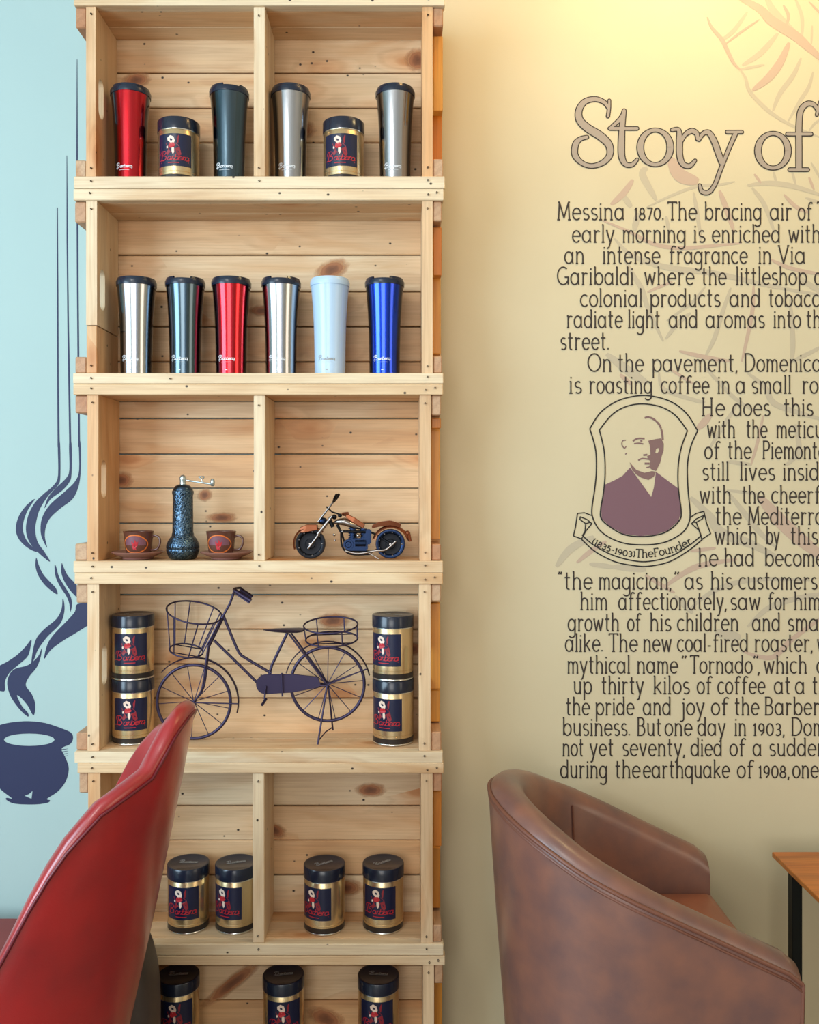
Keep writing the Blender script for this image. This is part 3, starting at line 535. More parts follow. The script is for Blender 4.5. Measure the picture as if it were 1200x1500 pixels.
for ci, px, py, rx, ry, rot in ((0, 200, 117, 24, 13, 5), (0, 612, 88, 22, 20, 0), (0, 440, 190, 26, 16, 0), (1, 486, 395, 30, 16, 20), (1, 385, 455, 24, 10, 0), (2, 178, 703, 20, 14, 0), (2, 300, 725, 13, 11, 30), (2, 325, 758, 26, 9, 0), (3, 488, 909, 28, 13, 0), (4, 543, 1157, 26, 12, 0), (4, 403, 1216, 20, 12, -25), (4, 505, 1300, 30, 14, 0), (5, 340, 1440, 62, 12, 38), (5, 478, 1492, 34, 18, -25), (3, 600, 950, 30, 12, 0)):
    t = crates[ci]; o = link('knot', kme, None, t, W(px, py, DB) + Vector((0, -.0009, 0)) - t.location, (0, R(-rot), 0)); o.scale = (rx * DB / F, 1, ry * DB / F)

# ------------------------------------------------------------------ cans and tumblers
gold = bumpy(pbr('gold_tin', S(214, 188, 144), .27, .88), 260, .04, .0005, stretch=(1, 1, .02)); silver = pbr('silver_rim', S(220, 220, 216), .22, 1)
lidm = pbr('navy_black_lid', S(26, 32, 48), .22, 0); bandm = pbr('dark_band', S(52, 46, 44), .3, .4)
navy_label = pbr('navy_label', S(20, 26, 56), .3); redm = pbr('red_print', S(186, 36, 46), .4); creamm = pbr('cream_print', S(232, 208, 190), .4); fig_dark = pbr('dark_red_print', S(140, 32, 44), .4); whitep = pbr('white_print', S(225, 228, 232), .4); greyp = pbr('grey_print', S(150, 150, 146), .4)
def script_strokes():
    """cursive B followed by slanted linked letters, about 3.6 wide and 1 high"""
    out = [cat([(.16, .02), (.26, .5), (.36, 1.0)], 4), cat([(.02, .62), (.06, .9), (.32, 1.08), (.66, 1.02), (.68, .78), (.4, .56), (.68, .46), (.72, .2), (.46, .0), (.1, .06), (-.1, .0)], 5)]
    x = .86
    for ch in 'arbera':
        ss, adv = G[ch]; k = .58
        for s in ss:
            if len(s) == 2 and s[0][1] == 0 and s[1][1] == 0: continue
            out.append([(x + p[0] * k + p[1] * .16, p[1] * k * 1.1) for p in s])
        out.append([(x + adv * k - .04, .02), (x + adv * k + .1, .14)]); x += adv * k + .03
    out.append([(.1, -.22), (x, -.16)]); return out, x
SS, SW = script_strokes()
CR_, CH = .0395, .124
def cyl(r, rot=0, off=0): return lambda u, v: Vector(((r + off) * math.sin(u / r + rot), -(r + off) * math.cos(u / r + rot), v))
def can_meshes():
    out = {}
    out['body'] = (MB().lathe([(.001, .0005), (CR_ - .003, .0005), (CR_ - .001, .002), (CR_ - .001, .0125), (CR_, .0135), (CR_, .018), (CR_ - .0006, .0185), (CR_ - .0006, .0193), (CR_, .0198), (CR_, .0995), (CR_ - .001, .101), (.001, .101)], 56).me('can_body'), gold)
    out['bottom_band'] = (MB().lathe([(CR_ - .0008, .0035), (CR_ + .0003, .004), (CR_ + .0004, .0125), (CR_ - .0008, .0130)], 56).me('can_band'), bandm)
    out['bottom_rim'] = (MB().lathe([(CR_ - .002, 0.0001), (CR_ + .0006, .0006), (CR_ + .0008, .0022), (CR_ + .0002, .0033), (CR_ - .002, .0034)], 56).me('can_rim'), silver)
    out['top_rim'] = (MB().lathe([(CR_ - .002, .0995), (CR_ + .0008, .0998), (CR_ + .0008, .1012), (CR_ - .002, .1014)], 56).me('can_toprim'), silver)
    out['lid'] = (MB().lathe([(CR_ - .001, .1012), (CR_ + .0012, .1014), (CR_ + .0012, .1222), (CR_ + .0002, .1238), (CR_ - .0015, .124), (CR_ - .0045, .1236), (CR_ - .006, .1228), (.001, .1228)], 56).me('can_lid'), lidm)
    g_ = Flat(); n = 20; w, z0, z1 = .069, .0285, .0905
    for i in range(n + 1): g_.v += [(-w / 2 + w * i / n, z0), (-w / 2 + w * i / n, z1)]
    for i in range(n): g_.f.append((2 * i, 2 * i + 2, 2 * i + 3, 2 * i + 1))
    out['label'] = (mesh('can_label', [cyl(CR_, 0, .0003)(*p) for p in g_.v], g_.f), navy_label)
    red = Flat(); k = .058 / SW
    for s in SS: red.rib([(-.029 + p[0] * k, .0395 + p[1] * .0165) for p in s], .00125)
    red.rib([(-.011 + .002 * i, .0345) for i in range(12)], .0014)
    out['script'] = (mesh('can_script', red.map(cyl(CR_, 0, .0007)), red.f), redm)
    U = lambda pts: [(-.0345 + p[0] * .069 / 370, .0905 - p[1] * .062 / 370) for p in pts]
    f1 = Flat().poly(U([(100, 110), (150, 95), (215, 110), (245, 150), (262, 235), (240, 262), (215, 230), (205, 175), (190, 230), (150, 215), (120, 250), (105, 225), (128, 180)]))
    f1.poly(U([(215, 60), (232, 20), (240, 24), (232, 110), (222, 112)]))
    out['figure_cloak'] = (mesh('fig_cloak', f1.map(cyl(CR_, 0, .0006)), f1.f), fig_dark)
    f2 = Flat().poly(U([(118, 50), (150, 22), (185, 40), (198, 85), (190, 112), (160, 120), (140, 95), (122, 80)])).poly(U([(165, 160), (190, 165), (192, 215), (178, 240), (165, 205)])).poly(U([(108, 150), (122, 140), (128, 165), (112, 172)]))
    out['figure_face'] = (mesh('fig_face', f2.map(cyl(CR_, 0, .0009)), f2.f), creamm)
    f3 = Flat().poly(U([(140, 110), (185, 105), (205, 140), (180, 160), (150, 170), (130, 150)]))
    out['figure_coat'] = (mesh('fig_coat', f3.map(cyl(CR_, 0, .0012)), f3.f), redm)
    tp = Flat(); k = .036 / SW
    for s in SS: tp.rib([(-.018 + p[0] * k, p[1] * .010) for p in s], .0012)
    out['lid_script'] = (mesh('lid_script', [(u, v, .1231 + z_) for (u, v), z_ in zip(tp.v, tp.z)], tp.f), greyp)
    return out
CM = can_meshes()
for k, (m, mat) in CM.items():
    m.materials.append(mat)
    if k in ('body', 'bottom_band', 'bottom_rim', 'top_rim', 'lid', 'label'):
        m.polygons.foreach_set('use_smooth', [True] * len(m.polygons)); m.set_sharp_from_angle(angle=R(40))
def can(px, d, z, rot, label, group, lid_rot=0):
    t = thing('coffee_can', (X(px, d), d - CD, z), label, 'can', group, R(rot))
    body = None
    for k, (m, mat) in CM.items():
        if k == 'lid_script': continue
        par = t
        if k in ('script', 'figure_cloak', 'figure_face', 'figure_coat'): par = lab
        o = link(k, m, None, par)
        if k == 'label': lab = o; o.name = 'paper_label'
        if k == 'lid': lid = o
    o = link('embossed_script', CM['lid_script'][0], None, lid); o.rotation_euler = (0, 0, R(lid_rot))
    return t
e = .0006
can(262, 1.735, FLOORZ[0] + e, 0, 'gold coffee can between the red tumbler and the graphite tumbler', 'gold coffee cans')
can(503.5, 1.735, FLOORZ[0] + e, -6, 'gold coffee can between two steel tumblers on the top shelf', 'gold coffee cans')
can(195, 1.745, FLOORZ[3] + e, 8, 'gold coffee can at the bottom of the left stack by the bicycle basket', 'gold coffee cans')
can(195, 1.745, FLOORZ[3] + CH + 2 * e, 7, 'gold coffee can on top of the left stack beside the bicycle basket', 'gold coffee cans')
can(576, 1.740, FLOORZ[3] + e, -24, 'gold coffee can under another behind the bicycle rear wheel', 'gold coffee cans')
can(575.5, 1.740, FLOORZ[3] + CH + 2 * e, -26, 'gold coffee can on top of the right stack by the bicycle rack', 'gold coffee cans')
can(276, 1.742, FLOORZ[4] + e, -7, 'gold coffee can nearest the red chair back in the four can row', 'gold coffee cans', 5)
can(346, 1.742, FLOORZ[4] + e, -24, 'gold coffee can just left of the crate divider in the four can row', 'gold coffee cans', 40)
can(475.5, 1.738, FLOORZ[4] + e, -26, 'gold coffee can just right of the crate divider in the four can row', 'gold coffee cans', 60)
can(561.5, 1.742, FLOORZ[4] + e, -12, 'rightmost gold coffee can in the four can row', 'gold coffee cans', 50)
for px, rt, w in ((261.5, 5, 'leftmost'), (415.5, 8, 'middle'), (554.5, -4, 'rightmost')):
    zt = Z(1441, 1.70) - CH
    can(px, 1.735, zt, rt, f'{w} gold coffee can in the lowest crate, cut by the bottom of the picture', 'gold coffee cans')
    can(px, 1.735, FLOORZ[5] + e, rt, f'gold coffee can supporting the {w} can in the lowest crate', 'gold coffee cans')
    gap = zt - CH - FLOORZ[5] - 3 * e
    if gap > .003: print('GAP', gap)

TR, TH = .0372, .19
def rad_t(z):
    u = z / .175
    return .0298 + .0016 * u + .0058 * max(0, u) ** 3.2
def tumbler(px, d, z, mat, lidmat, label, rot=0, notch=0, printm=None, clear=True):
    t = thing('tumbler', (X(px, d), d - CD, z), label, 'tumbler', 'travel tumblers', R(rot))
    N = 14; prof = [(.001, .001), (rad_t(0) - .002, .001)] + [(rad_t(.174 * i / N + .001), .002 + .174 * i / N) for i in range(N + 1)] + [(.001, .176)]
    MB().lathe(prof, 48).build('cup_body', mat, t, smooth=50)
    MB().lathe([(rad_t(.0) - .003, .0), (rad_t(0) + .0005, .0006), (rad_t(0) + .0005, .004), (rad_t(0) - .003, .0045)], 48).build('base_ring', lidmat, t, smooth=40)
    r0 = rad_t(.175)
    lid = MB().lathe([(r0 - .002, .1745), (r0 + .0012, .175), (r0 + .0016, .183), (r0 + .0002, .1858), (r0 - .002, .1862), (r0 - .003, .183), (.001, .183)], 48).build('lid', lidmat, t, smooth=40)
    a = R(notch)   # raised lip that stops short of the drinking gap, and a slider tab
    MB().lathe([(r0 - .0035, .182), (r0 + .0003, .1855), (r0 - .001, .1895), (r0 - .003, .19), (r0 - .0045, .1885), (r0 - .005, .182), (r0 - .0035, .182)], 36, a0=a + .45, a1=a + 2 * pi - .5).build('raised_lip', lidmat, lid, smooth=40)
    MB().box((0, -.004, .1865), (.012, .03, .006)).build('slider', lidmat, lid, bevel=.0015, seg=2, rot=(0, 0, a + 1.9))
    if printm:
        f = Flat(); k = .033 / SW
        for s in SS: f.rib([(-.0215 + p[0] * k, .029 + p[1] * .0085) for p in s], .0010)
        f.rib([(-.014 + .002 * i, .0245) for i in range(11)], .0006)
        f.rib([(-.006 + .001 * i, .010) for i in range(5)], .0012)
        link('script', mesh('tumbler_script', f.map(lambda u, v: cyl(rad_t(v), 0, .0004)(u, v)), f.f), printm, t)
    return t
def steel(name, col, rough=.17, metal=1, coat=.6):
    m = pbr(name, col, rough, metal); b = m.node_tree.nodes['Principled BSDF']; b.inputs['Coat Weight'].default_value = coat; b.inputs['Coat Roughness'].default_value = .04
    b.inputs['Anisotropic'].default_value = .5     # edge darkening painted into the colour by view angle; no sleeve built
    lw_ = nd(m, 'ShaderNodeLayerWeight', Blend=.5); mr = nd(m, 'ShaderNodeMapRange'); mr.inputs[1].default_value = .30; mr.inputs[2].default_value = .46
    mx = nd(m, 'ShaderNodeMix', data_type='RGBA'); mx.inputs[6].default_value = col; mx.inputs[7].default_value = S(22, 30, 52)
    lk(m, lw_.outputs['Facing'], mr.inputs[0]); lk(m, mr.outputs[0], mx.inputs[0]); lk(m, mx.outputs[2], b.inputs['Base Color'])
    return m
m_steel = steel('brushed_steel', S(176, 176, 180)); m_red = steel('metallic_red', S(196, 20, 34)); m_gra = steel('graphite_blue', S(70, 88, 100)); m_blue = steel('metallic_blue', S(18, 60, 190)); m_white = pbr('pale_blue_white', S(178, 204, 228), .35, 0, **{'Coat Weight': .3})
lid_t = pbr('tumbler_lid_black', S(24, 34, 52), .25)
z = FLOORZ[0] + e
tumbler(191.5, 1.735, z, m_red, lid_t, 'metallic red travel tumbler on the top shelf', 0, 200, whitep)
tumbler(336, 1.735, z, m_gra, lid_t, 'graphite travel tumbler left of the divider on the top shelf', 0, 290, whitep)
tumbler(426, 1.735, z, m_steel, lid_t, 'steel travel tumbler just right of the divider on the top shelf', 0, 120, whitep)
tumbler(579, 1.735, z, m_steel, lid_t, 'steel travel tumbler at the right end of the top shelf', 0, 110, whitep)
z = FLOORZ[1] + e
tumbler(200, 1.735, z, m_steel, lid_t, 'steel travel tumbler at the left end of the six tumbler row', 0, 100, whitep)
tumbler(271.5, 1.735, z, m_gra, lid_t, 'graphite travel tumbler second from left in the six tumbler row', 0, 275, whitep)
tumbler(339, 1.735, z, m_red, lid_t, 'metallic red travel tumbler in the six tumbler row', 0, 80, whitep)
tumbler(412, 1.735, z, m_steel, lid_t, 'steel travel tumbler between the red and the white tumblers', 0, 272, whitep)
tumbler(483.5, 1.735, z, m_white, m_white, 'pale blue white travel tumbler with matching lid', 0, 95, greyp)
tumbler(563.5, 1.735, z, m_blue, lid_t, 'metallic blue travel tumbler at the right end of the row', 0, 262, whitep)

# ------------------------------------------------------------------ grinder, cups
dk = pbr('engraved_dark_metal', S(70, 92, 112), .32, 1); b_ = dk.node_tree.nodes['Principled BSDF']
tc = nd(dk, 'ShaderNodeTexCoord'); vo = nd(dk, 'ShaderNodeTexVoronoi', Scale=190.0, feature='DISTANCE_TO_EDGE'); lk(dk, tc.outputs['Object'], vo.inputs['Vector'])
bp = nd(dk, 'ShaderNodeBump', Strength=.8, Distance=.002); lk(dk, vo.outputs[0], bp.inputs['Height']); lk(dk, bp.outputs[0], b_.inputs['Normal'])
rp = nd(dk, 'ShaderNodeValToRGB'); rp.color_ramp.elements[0].position = .03; rp.color_ramp.elements[0].color = S(96, 116, 134); rp.color_ramp.elements[1].position = .12; rp.color_ramp.elements[1].color = S(56, 76, 96)
lk(dk, vo.outputs[0], rp.inputs[0]); lk(dk, rp.outputs[0], b_.inputs['Base Color'])
dks = pbr('smooth_dark_metal', S(66, 84, 104), .3, 1); pale_metal = pbr('pale_metal', S(190, 200, 200), .3, .9)
dg = 1.722; zg = FLOORZ[2] + e; q = dg / F
t = thing('coffee_grinder', (X(268, dg), dg - CD, zg), 'engraved dark metal hand coffee grinder between two brown cups', 'grinder')
yy = lambda y: (820 - y) * q
MB().lathe([(.001, 0), (18 * q, 0), (20.5 * q, yy(817)), (23.5 * q, yy(809)), (24 * q, yy(806)), (23 * q, yy(805)), (24 * q, yy(804)), (23.5 * q, yy(799)), (20.5 * q, yy(792)), (16.5 * q, yy(787)), (15.5 * q, yy(785))], 48).build('bulb_base', dk, t, smooth=60)
MB().lathe([(15.2 * q, yy(785.5)), (16 * q, yy(784)), (15.2 * q, yy(782)), (15 * q, yy(781)), (14.5 * q, yy(728)), (14.6 * q, yy(727)), (15.5 * q, yy(725)), (15.5 * q, yy(721)), (14.5 * q, yy(720))], 48).build('cylinder_body', dk, t, smooth=60)
MB().lathe([(14.6 * q, yy(720.5)), (14 * q, yy(718)), (11.5 * q, yy(714)), (7.5 * q, yy(711.5)), (4.5 * q, yy(711))], 40).build('dome_cap', dks, t, smooth=60)
kn = MB().lathe([(4.6 * q, yy(712)), (4.2 * q, yy(706)), (5 * q, yy(704)), (4.8 * q, yy(701)), (3 * q, yy(698)), (.001, yy(697))], 24).build('top_knob', pale_metal, t, smooth=60)
cr = MB().tube([(4 * q, 0, yy(705)), (18 * q, -.004, yy(707)), (44 * q, -.008, yy(711))], .0016, 8).tube(cat([(29 * q, -.005, yy(708)), (28 * q, -.005, yy(703)), (24 * q, -.005, yy(700)), (32 * q, -.005, yy(700)), (29 * q, -.005, yy(703))], 4), .0012, 6).build('crank_arm', pale_metal, t, smooth=60)
MB().lathe([(.001, -.008), (.0035, -.007), (.0045, 0), (.0035, .006), (.001, .007)], 16, (45 * q, -.009, yy(708))).build('crank_knob', pale_metal, cr, smooth=60)
brown = pbr('brown_glaze', S(96, 58, 46), .22, 0); sauc = pbr('brown_saucer_glaze', S(134, 92, 82), .25); orange = pbr('orange_print', S(214, 110, 44), .4); plum = pbr('plum_print', S(120, 76, 88), .4)
def cup(px, label, sx, label2, rr=0):
    d = 1.725
    s = thing('saucer', (X(sx, d), d - CD, FLOORZ[2] + e), label2, 'saucer', 'brown saucers under the espresso cups')
    MB().lathe([(.001, .003), (.026, .003), (.0265, 0), (.029, 0), (.0295, .0025), (.042, .008), (.0503, .0125), (.051, .0135), (.050, .0145), (.040, .0105), (.028, .006), (.001, .0055)], 48).build('dish', sauc, s, smooth=50)
    t = thing('espresso_cup', (X(px, d), d - CD, FLOORZ[2] + .0066), label, 'cup', 'brown espresso cups on saucers')
    MB().lathe([(.001, .002), (.018, .002), (.0185, .0), (.0205, .0), (.0225, .003), (.0248, .012), (.0265, .030), (.0285, .0455), (.0292, .047), (.0283, .0475), (.0268, .045), (.0245, .03), (.0225, .012), (.018, .006), (.001, .006)], 44).build('bowl', brown, t, smooth=50)
    MB().tube(cat([(.0262, 0, .036), (.034, -.001, .039), (.043, -.002, .035), (.0445, -.002, .025), (.038, -.001, .013), (.0245, 0, .011)], 6), .0023, 8).build('handle', brown, t, smooth=60, rot=(0, 0, R(-8)))
    rc = lambda v: .0225 + (v - .003) * .14
    ring = [(.0225 * math.cos(a) * (1 + .12 * abs(math.cos(a)) ** 6), .0235 + .017 * math.sin(a)) for a in [2 * pi * i / 48 for i in range(48)]]
    mp = lambda off: (lambda u, v: cyl(rc(v), R(rr), off)(u, v))
    fill = Flat()
    for i in range(16):
        n0 = len(fill.v)
        for k in (0, 1):
            u = -.0215 + .043 * (i + k) / 16; h = .0168 * math.sqrt(max(0, 1 - (u / .0225) ** 2)); fill.v += [(u, .0235 - h), (u, .0235 - h / 3), (u, .0235 + h / 3), (u, .0235 + h)]
        fill.f += [(n0 + j, n0 + 4 + j, n0 + 5 + j, n0 + 1 + j) for j in range(3)]
    em = fill.build('emblem', plum, mp(.0006), t)
    rg = Flat().rib(ring, .0024, True); rg.build('emblem_ring', orange, mp(.001), em)
    fg = Flat().poly([(-.006, .029), (-.001, .025), (.001, .032), (.004, .026), (.007, .029), (.005, .02), (.002, .0165), (.003, .012), (-.003, .0135), (-.005, .019)]); fg.build('emblem_figure', redm, mp(.0011), em)
cup(203, 'brown espresso cup with orange ringed emblem left of the grinder', 202, 'brown saucer left of the coffee grinder')
cup(324, 'brown espresso cup with orange ringed emblem right of the grinder', 332, 'brown saucer between the grinder and the crate divider', 0)

# ------------------------------------------------------------------ toy motorbike
copper = pbr('copper', S(146, 88, 62), .38, 1); darkm = pbr('blackened_metal', S(24, 25, 30), .4, .8); bluem = pbr('blued_steel', S(34, 46, 72), .32, 1); chrome = pbr('bright_metal', S(158, 152, 150), .28, 1)
D = 1.722; base = Vector((X(513, D), D - CD, FLOORZ[2] + e)); s = D / F
t = thing('toy_motorbike', base, 'copper and dark metal toy chopper motorbike on the shelf', 'toy motorbike')
def Q(px, py, dy=0): return ((px - 513) * s, dy, (818.2 - py) * s)
for (cx_, cy_, r, nm) in ((455, 796, 22.2, 'front_wheel'), (572, 796.4, 21.8, 'rear_wheel')):
    c = Q(cx_, cy_)
    w = MB().lathe([(r * s - .004, -.006), (r * s - .001, -.0055), (r * s, 0), (r * s - .001, .0055), (r * s - .004, .006), (r * s * .74, .005), (r * s * .70, .003), (r * s * .7, -.003), (r * s * .74, -.005), (r * s - .004, -.006)], 36, c, ax='Y').build(nm, darkm if nm[0] == 'f' else bluem, t, smooth=50)
    MB().lathe([(.001, -.0045), (r * s * .3, -.0045), (r * s * .34, -.0035), (r * s * .66, -.0025), (r * s * .72, -.003), (r * s * .72, .003), (.001, .004)], 30, c, ax='Y').build('wheel_disc', darkm, w, smooth=30)
    b = MB()
    for i in range(9):
        a = 2 * pi * i / 9; b.ball((c[0] + r * s * .78 * math.cos(a), -.0058, c[2] + r * s * .78 * math.sin(a)), .0014, 8)
    b.build('wheel_studs', chrome, w, smooth=60)
def fender(nm, cx_, cy_, r, a0, a1, wd, th, mat):
    c = Q(cx_, cy_); L = []
    for i in range(19):
        a = R(a0 + (a1 - a0) * i / 18); r0 = r * s; k = math.sin(pi * min(1, max(0, (i + 2) / 20))) ** .3
        L.append([(c[0] + rr * math.cos(a), y * k, c[2] + rr * math.sin(a)) for rr, y in ((r0, -wd), (r0 + th, -wd * .8), (r0 + th * 1.5, 0), (r0 + th, wd * .8), (r0, wd), (r0 + th * .5, 0))])
    return MB().loft(L).build(nm, mat, t, smooth=50)
fender('front_fender', 455, 796, 23.3, 200, 42, .010, .0022, copper)
MB().loft([[Q(440, 772, -.008), Q(440, 780, -.008), Q(440, 780, .008), Q(440, 772, .008)], [Q(450, 768, -.010), Q(446, 780, -.010), Q(446, 780, .010), Q(450, 768, .010)], [Q(465, 768, -.008), Q(466, 776, -.008), Q(466, 776, .008), Q(465, 768, .008)]]).build('front_scoop', copper, t, bevel=.001)
fender('rear_fender', 573, 797, 24, 165, 15, .013, .004, copper)
MB().loft([[Q(545, 769, -.008), Q(545, 774, -.006), Q(545, 774, .006), Q(545, 769, .008)], [Q(556, 764, -.012), Q(556, 771, -.010), Q(556, 771, .010), Q(556, 764, .012)], [Q(572, 762, -.013), Q(572, 769, -.011), Q(572, 769, .011), Q(572, 762, .013)], [Q(588, 767, -.011), Q(586, 773, -.009), Q(586, 773, .009), Q(588, 767, .011)]]).build('seat', copper, t, bevel=.0012, seg=2)
for sd in (-1, 1):
    MB().tube([Q(452, 803, sd * .009), Q(487, 756, sd * .009)], .0022, 10).tube([Q(466, 782, sd * .009), Q(486, 757, sd * .009)], .003, 10).build('fork_leg', chrome, t, smooth=60)
MB().tube([Q(455, 796, -.011), Q(455, 796, .011)], .002).build('axle', chrome, t); MB().tube([Q(572, 796.4, -.012), Q(572, 796.4, .012)], .0022).build('axle', chrome, t)
MB().tube([Q(466, 764, -.004), Q(481, 745, -.006), Q(489, 735, -.014)], .0015).tube([Q(466, 764, .004), Q(481, 745, .006), Q(488, 735, .014)], .0015).build('handlebar_riser', chrome, t, smooth=60)
for sd in (-1, 1): MB().tube(cat([Q(489, 735, sd * .014), Q(491, 731, sd * .022), Q(495, 724, sd * .030)], 4), [.0018] * 4 + [.0026] * 5, 10).build('handlebar_grip', darkm, t, smooth=60)
MB().ball(Q(473, 763), .009, 16, (1, .8, .8)).build('headlamp', bluem, t, smooth=60)
MB().tube([Q(482, 760), Q(488, 772)], .004).tube([Q(484, 758, -.011), Q(484, 758, .011)], .0025).tube([Q(478, 742), Q(487, 750), Q(500, 754)], .0016).ball(Q(490, 757), .005).ball(Q(498, 755), .0042).build('steering_head', darkm, t, smooth=60)
tk = [(488, 766, 1.5), (494, 764, 5), (505, 764, 7.5), (518, 769, 6.5), (528, 773, 3.5), (534, 775, 1)]
MB().loft([[Q(x + 0, y + r_ * .8 * math.sin(a), r_ * s * 1.3 * math.cos(a)) for a in [2 * pi * k / 12 for k in range(12)]] for x, y, r_ in tk]).build('fuel_tank', chrome, t, smooth=60)
MB().loft([[Q(508 , 752, -.006), Q(506, 757, -.007), Q(506, 757, .007), Q(508, 752, .006)], [Q(520, 758, -.008), Q(517, 765, -.009), Q(517, 765, .009), Q(520, 758, .008)], [Q(535, 768, -.006), Q(532, 774, -.007), Q(532, 774, .007), Q(535, 768, .006)]]).build('tank_cover', copper, t, bevel=.001)
MB().tube([Q(502, 752, -.008), Q(510, 751, -.008), Q(510, 755, .008), Q(502, 754, .008)], .0022, 8, True).build('filler_ring', copper, t, smooth=60)
MB().tube([Q(494, 768, -.008), Q(499, 778, -.008), Q(536, 779, -.008)], .0025).tube([Q(494, 768, .008), Q(499, 778, .008), Q(536, 779, .008)], .0025).tube([Q(500, 778), Q(508, 806), Q(545, 808), Q(572, 797)], .0022).tube([Q(534, 776), Q(552, 783), Q(572, 796, -.009)], .002).tube([Q(534, 776), Q(552, 783), Q(572, 796, .009)], .002).build('frame', darkm, t, smooth=60)
en = MB().box(Q(524, 797), (30 * s, .020, 18 * s)).box(Q(538, 786), (12 * s, .016, 22 * s)).build('engine_block', bluem, t, bevel=.0025, seg=2)
MB().lathe([(.001, -.004), (4 * s, -.004), (5 * s, -.002), (7.5 * s, -.002), (8 * s, .003), (.001, .003)], 24, Q(511, 797, -.010), ax='Y').build('engine_cover', bluem, t, smooth=30)
b = MB()
for k in range(5): b.lathe([(.001, -.001), (6.5 * s, -.001), (6.5 * s, .001), (.001, .001)], 16, Q(517, 774 + 3.4 * k)).lathe([(.001, -.001), (6 * s, -.001), (6 * s, .001), (.001, .001)], 16, Q(533, 776 + 3.4 * k))
b.tube([Q(517, 772), Q(517, 792)], 4.5 * s, 12).tube([Q(533, 774), Q(533, 792)], 4.5 * s, 12).build('cylinder_fins', bluem, t)
MB().tube([Q(521, 795, -.014), Q(536, 795, -.014)], 4.6 * s, 14).build('oil_canister', bluem, t, smooth=50)
MB().ball(Q(525, 784, -.011), .0035).ball(Q(490, 783, -.006), .0028).ball(Q(491, 791, -.006), .002).ball(Q(502, 778, -.009), .0022).build('bolts', chrome, t, smooth=60)
MB().tube(cat([Q(506, 806, -.011), Q(525, 810, -.012), Q(550, 806, -.013), Q(566, 804, -.013), Q(580, 792, -.012)], 6), .0021, 8).build('exhaust_pipe', chrome, t, smooth=60)
MB().tube(cat([Q(500, 778, -.010), Q(502, 800, -.010), Q(515, 811, -.010), Q(545, 811, -.010)], 6), .0018, 8).build('lower_rail', darkm, t, smooth=60)
MB().tube([Q(538, 808, -.011), Q(556, 817.6, -.022)], .0012, 8).build('kickstand', chrome, t)
MB().ball(Q(597, 781), .0055, 12, (1, 1.2, 1)).tube([Q(598, 783), Q(601, 793)], [.005, .003], 10).build('tail_lamp', copper, t, smooth=60)

# ------------------------------------------------------------------ wire bicycle
wire = pbr('dark_wire', S(62, 54, 80), .42, .7)
D = 1.745; s = D / F; fz = FLOORZ[3]
t = thing('wire_bicycle', (X(380, D), D - CD, fz + .0008), 'dark wire model bicycle with front basket and rear rack', 'model bicycle'); org = Vector(t.location)
def B(px, py, dy=0): return W(px, py, D) + Vector((0, dy, 0)) - org
def wheel(nm, cx_, cy_, r, ns, ph):
    c = B(cx_, cy_); rr = r * s - .0030
    w = MB().tube([(c.x + rr * math.cos(2 * pi * i / 56), c.y, c.z + rr * math.sin(2 * pi * i / 56)) for i in range(56)], .0031, 10, True).build(nm, wire, t, smooth=60)
    MB().tube([(c.x, c.y - .007, c.z), (c.x, c.y + .007, c.z)], .0032, 12).build('hub', wire, w, smooth=60)
    b = MB()
    for k in range(ns):
        a = 2 * pi * k / ns + ph; e1 = (c.x + rr * math.cos(a), c.y, c.z + rr * math.sin(a)); link('spoke', MB().tube([c + Vector((0, (-1) ** k * .002, 0)), e1], .0009, 6).me('spoke'), wire, w)
fy = B(0, 0).z  # noqa
cyf = 1079.8 - 56; # front hub height so the tyre meets the floor
zf_c = fz + .001 + 56 * s; cyf = VY + (H - zf_c) / s
wheel('front_wheel', 284, cyf, 56, 13, .3); wheel('rear_wheel', 480, 1002, 56, 13, .1)
def T(nm, pts, r, n=8, sm=0): return MB().tube(cat(pts, sm) if sm else pts, r, n).build(nm, wire, t, smooth=60)
T('head_tube', [B(327.7, 901), B(306, 945)], .0040, 12)
T('handlebar_stem', [B(327.7, 901), B(337, 884), B(344, 864)], .0024)
T('handlebar', [B(350, 863, -.030), B(344, 862.5, -.012), B(343, 862.5, 0), B(344, 862.5, .010), B(350, 863, .022)], .0022)
T('grip', [B(348, 862.5, -.030), B(372, 877, -.034)], [.0042, .0046], 12); T('grip', [B(349, 865, .022), B(366, 877, .026)], [.0040, .0044], 12)
T('brake_lever', [B(350, 868, -.028), B(370, 880, -.036)], .0014)
for sd in (-1, 1):
    T('fork_blade', [B(306, 945, sd * .003), B(303, 968, sd * .007), B(299, 1000, sd * .008), B(294, 1015, sd * .008), B(284, cyf, sd * .006)], .0019, 8, 5)
    T('seat_stay', [B(425 + sd * 1.5, 928, sd * .003), B(479, 1001, sd * .008)], .0019)
    T('chain_stay', [B(388, 1006 + sd, sd * .004), B(479, 1003, sd * .008)], .0019)
T('down_tube', [B(313.7, 938), B(376, 999), B(388, 1006)], .0028, 10)
T('top_tube', [B(327.7, 903), B(345, 945), B(352, 958), B(360, 964), B(392, 983), B(398, 986)], .0028, 10, 4)
T('seat_tube', [B(421.5, 926), B(398.5, 974), B(389, 1007)], .0028, 10)
L = []
for x, hh_, w in ((386, .6, .004), (392, 2, .008), (404, 3.6, .013), (420, 4.6, .018), (436, 4.2, .022), (444, 2.6, .020), (447, 1, .012)):
    L.append([B(x, 922.5 - hh_ * .45 * math.sin(a) + (0 if math.sin(a) > 0 else hh_ * .5 * abs(math.sin(a))), w * math.cos(a)) for a in [2 * pi * k / 12 for k in range(12)]])
MB().loft(L).build('saddle', wire, t, smooth=60)
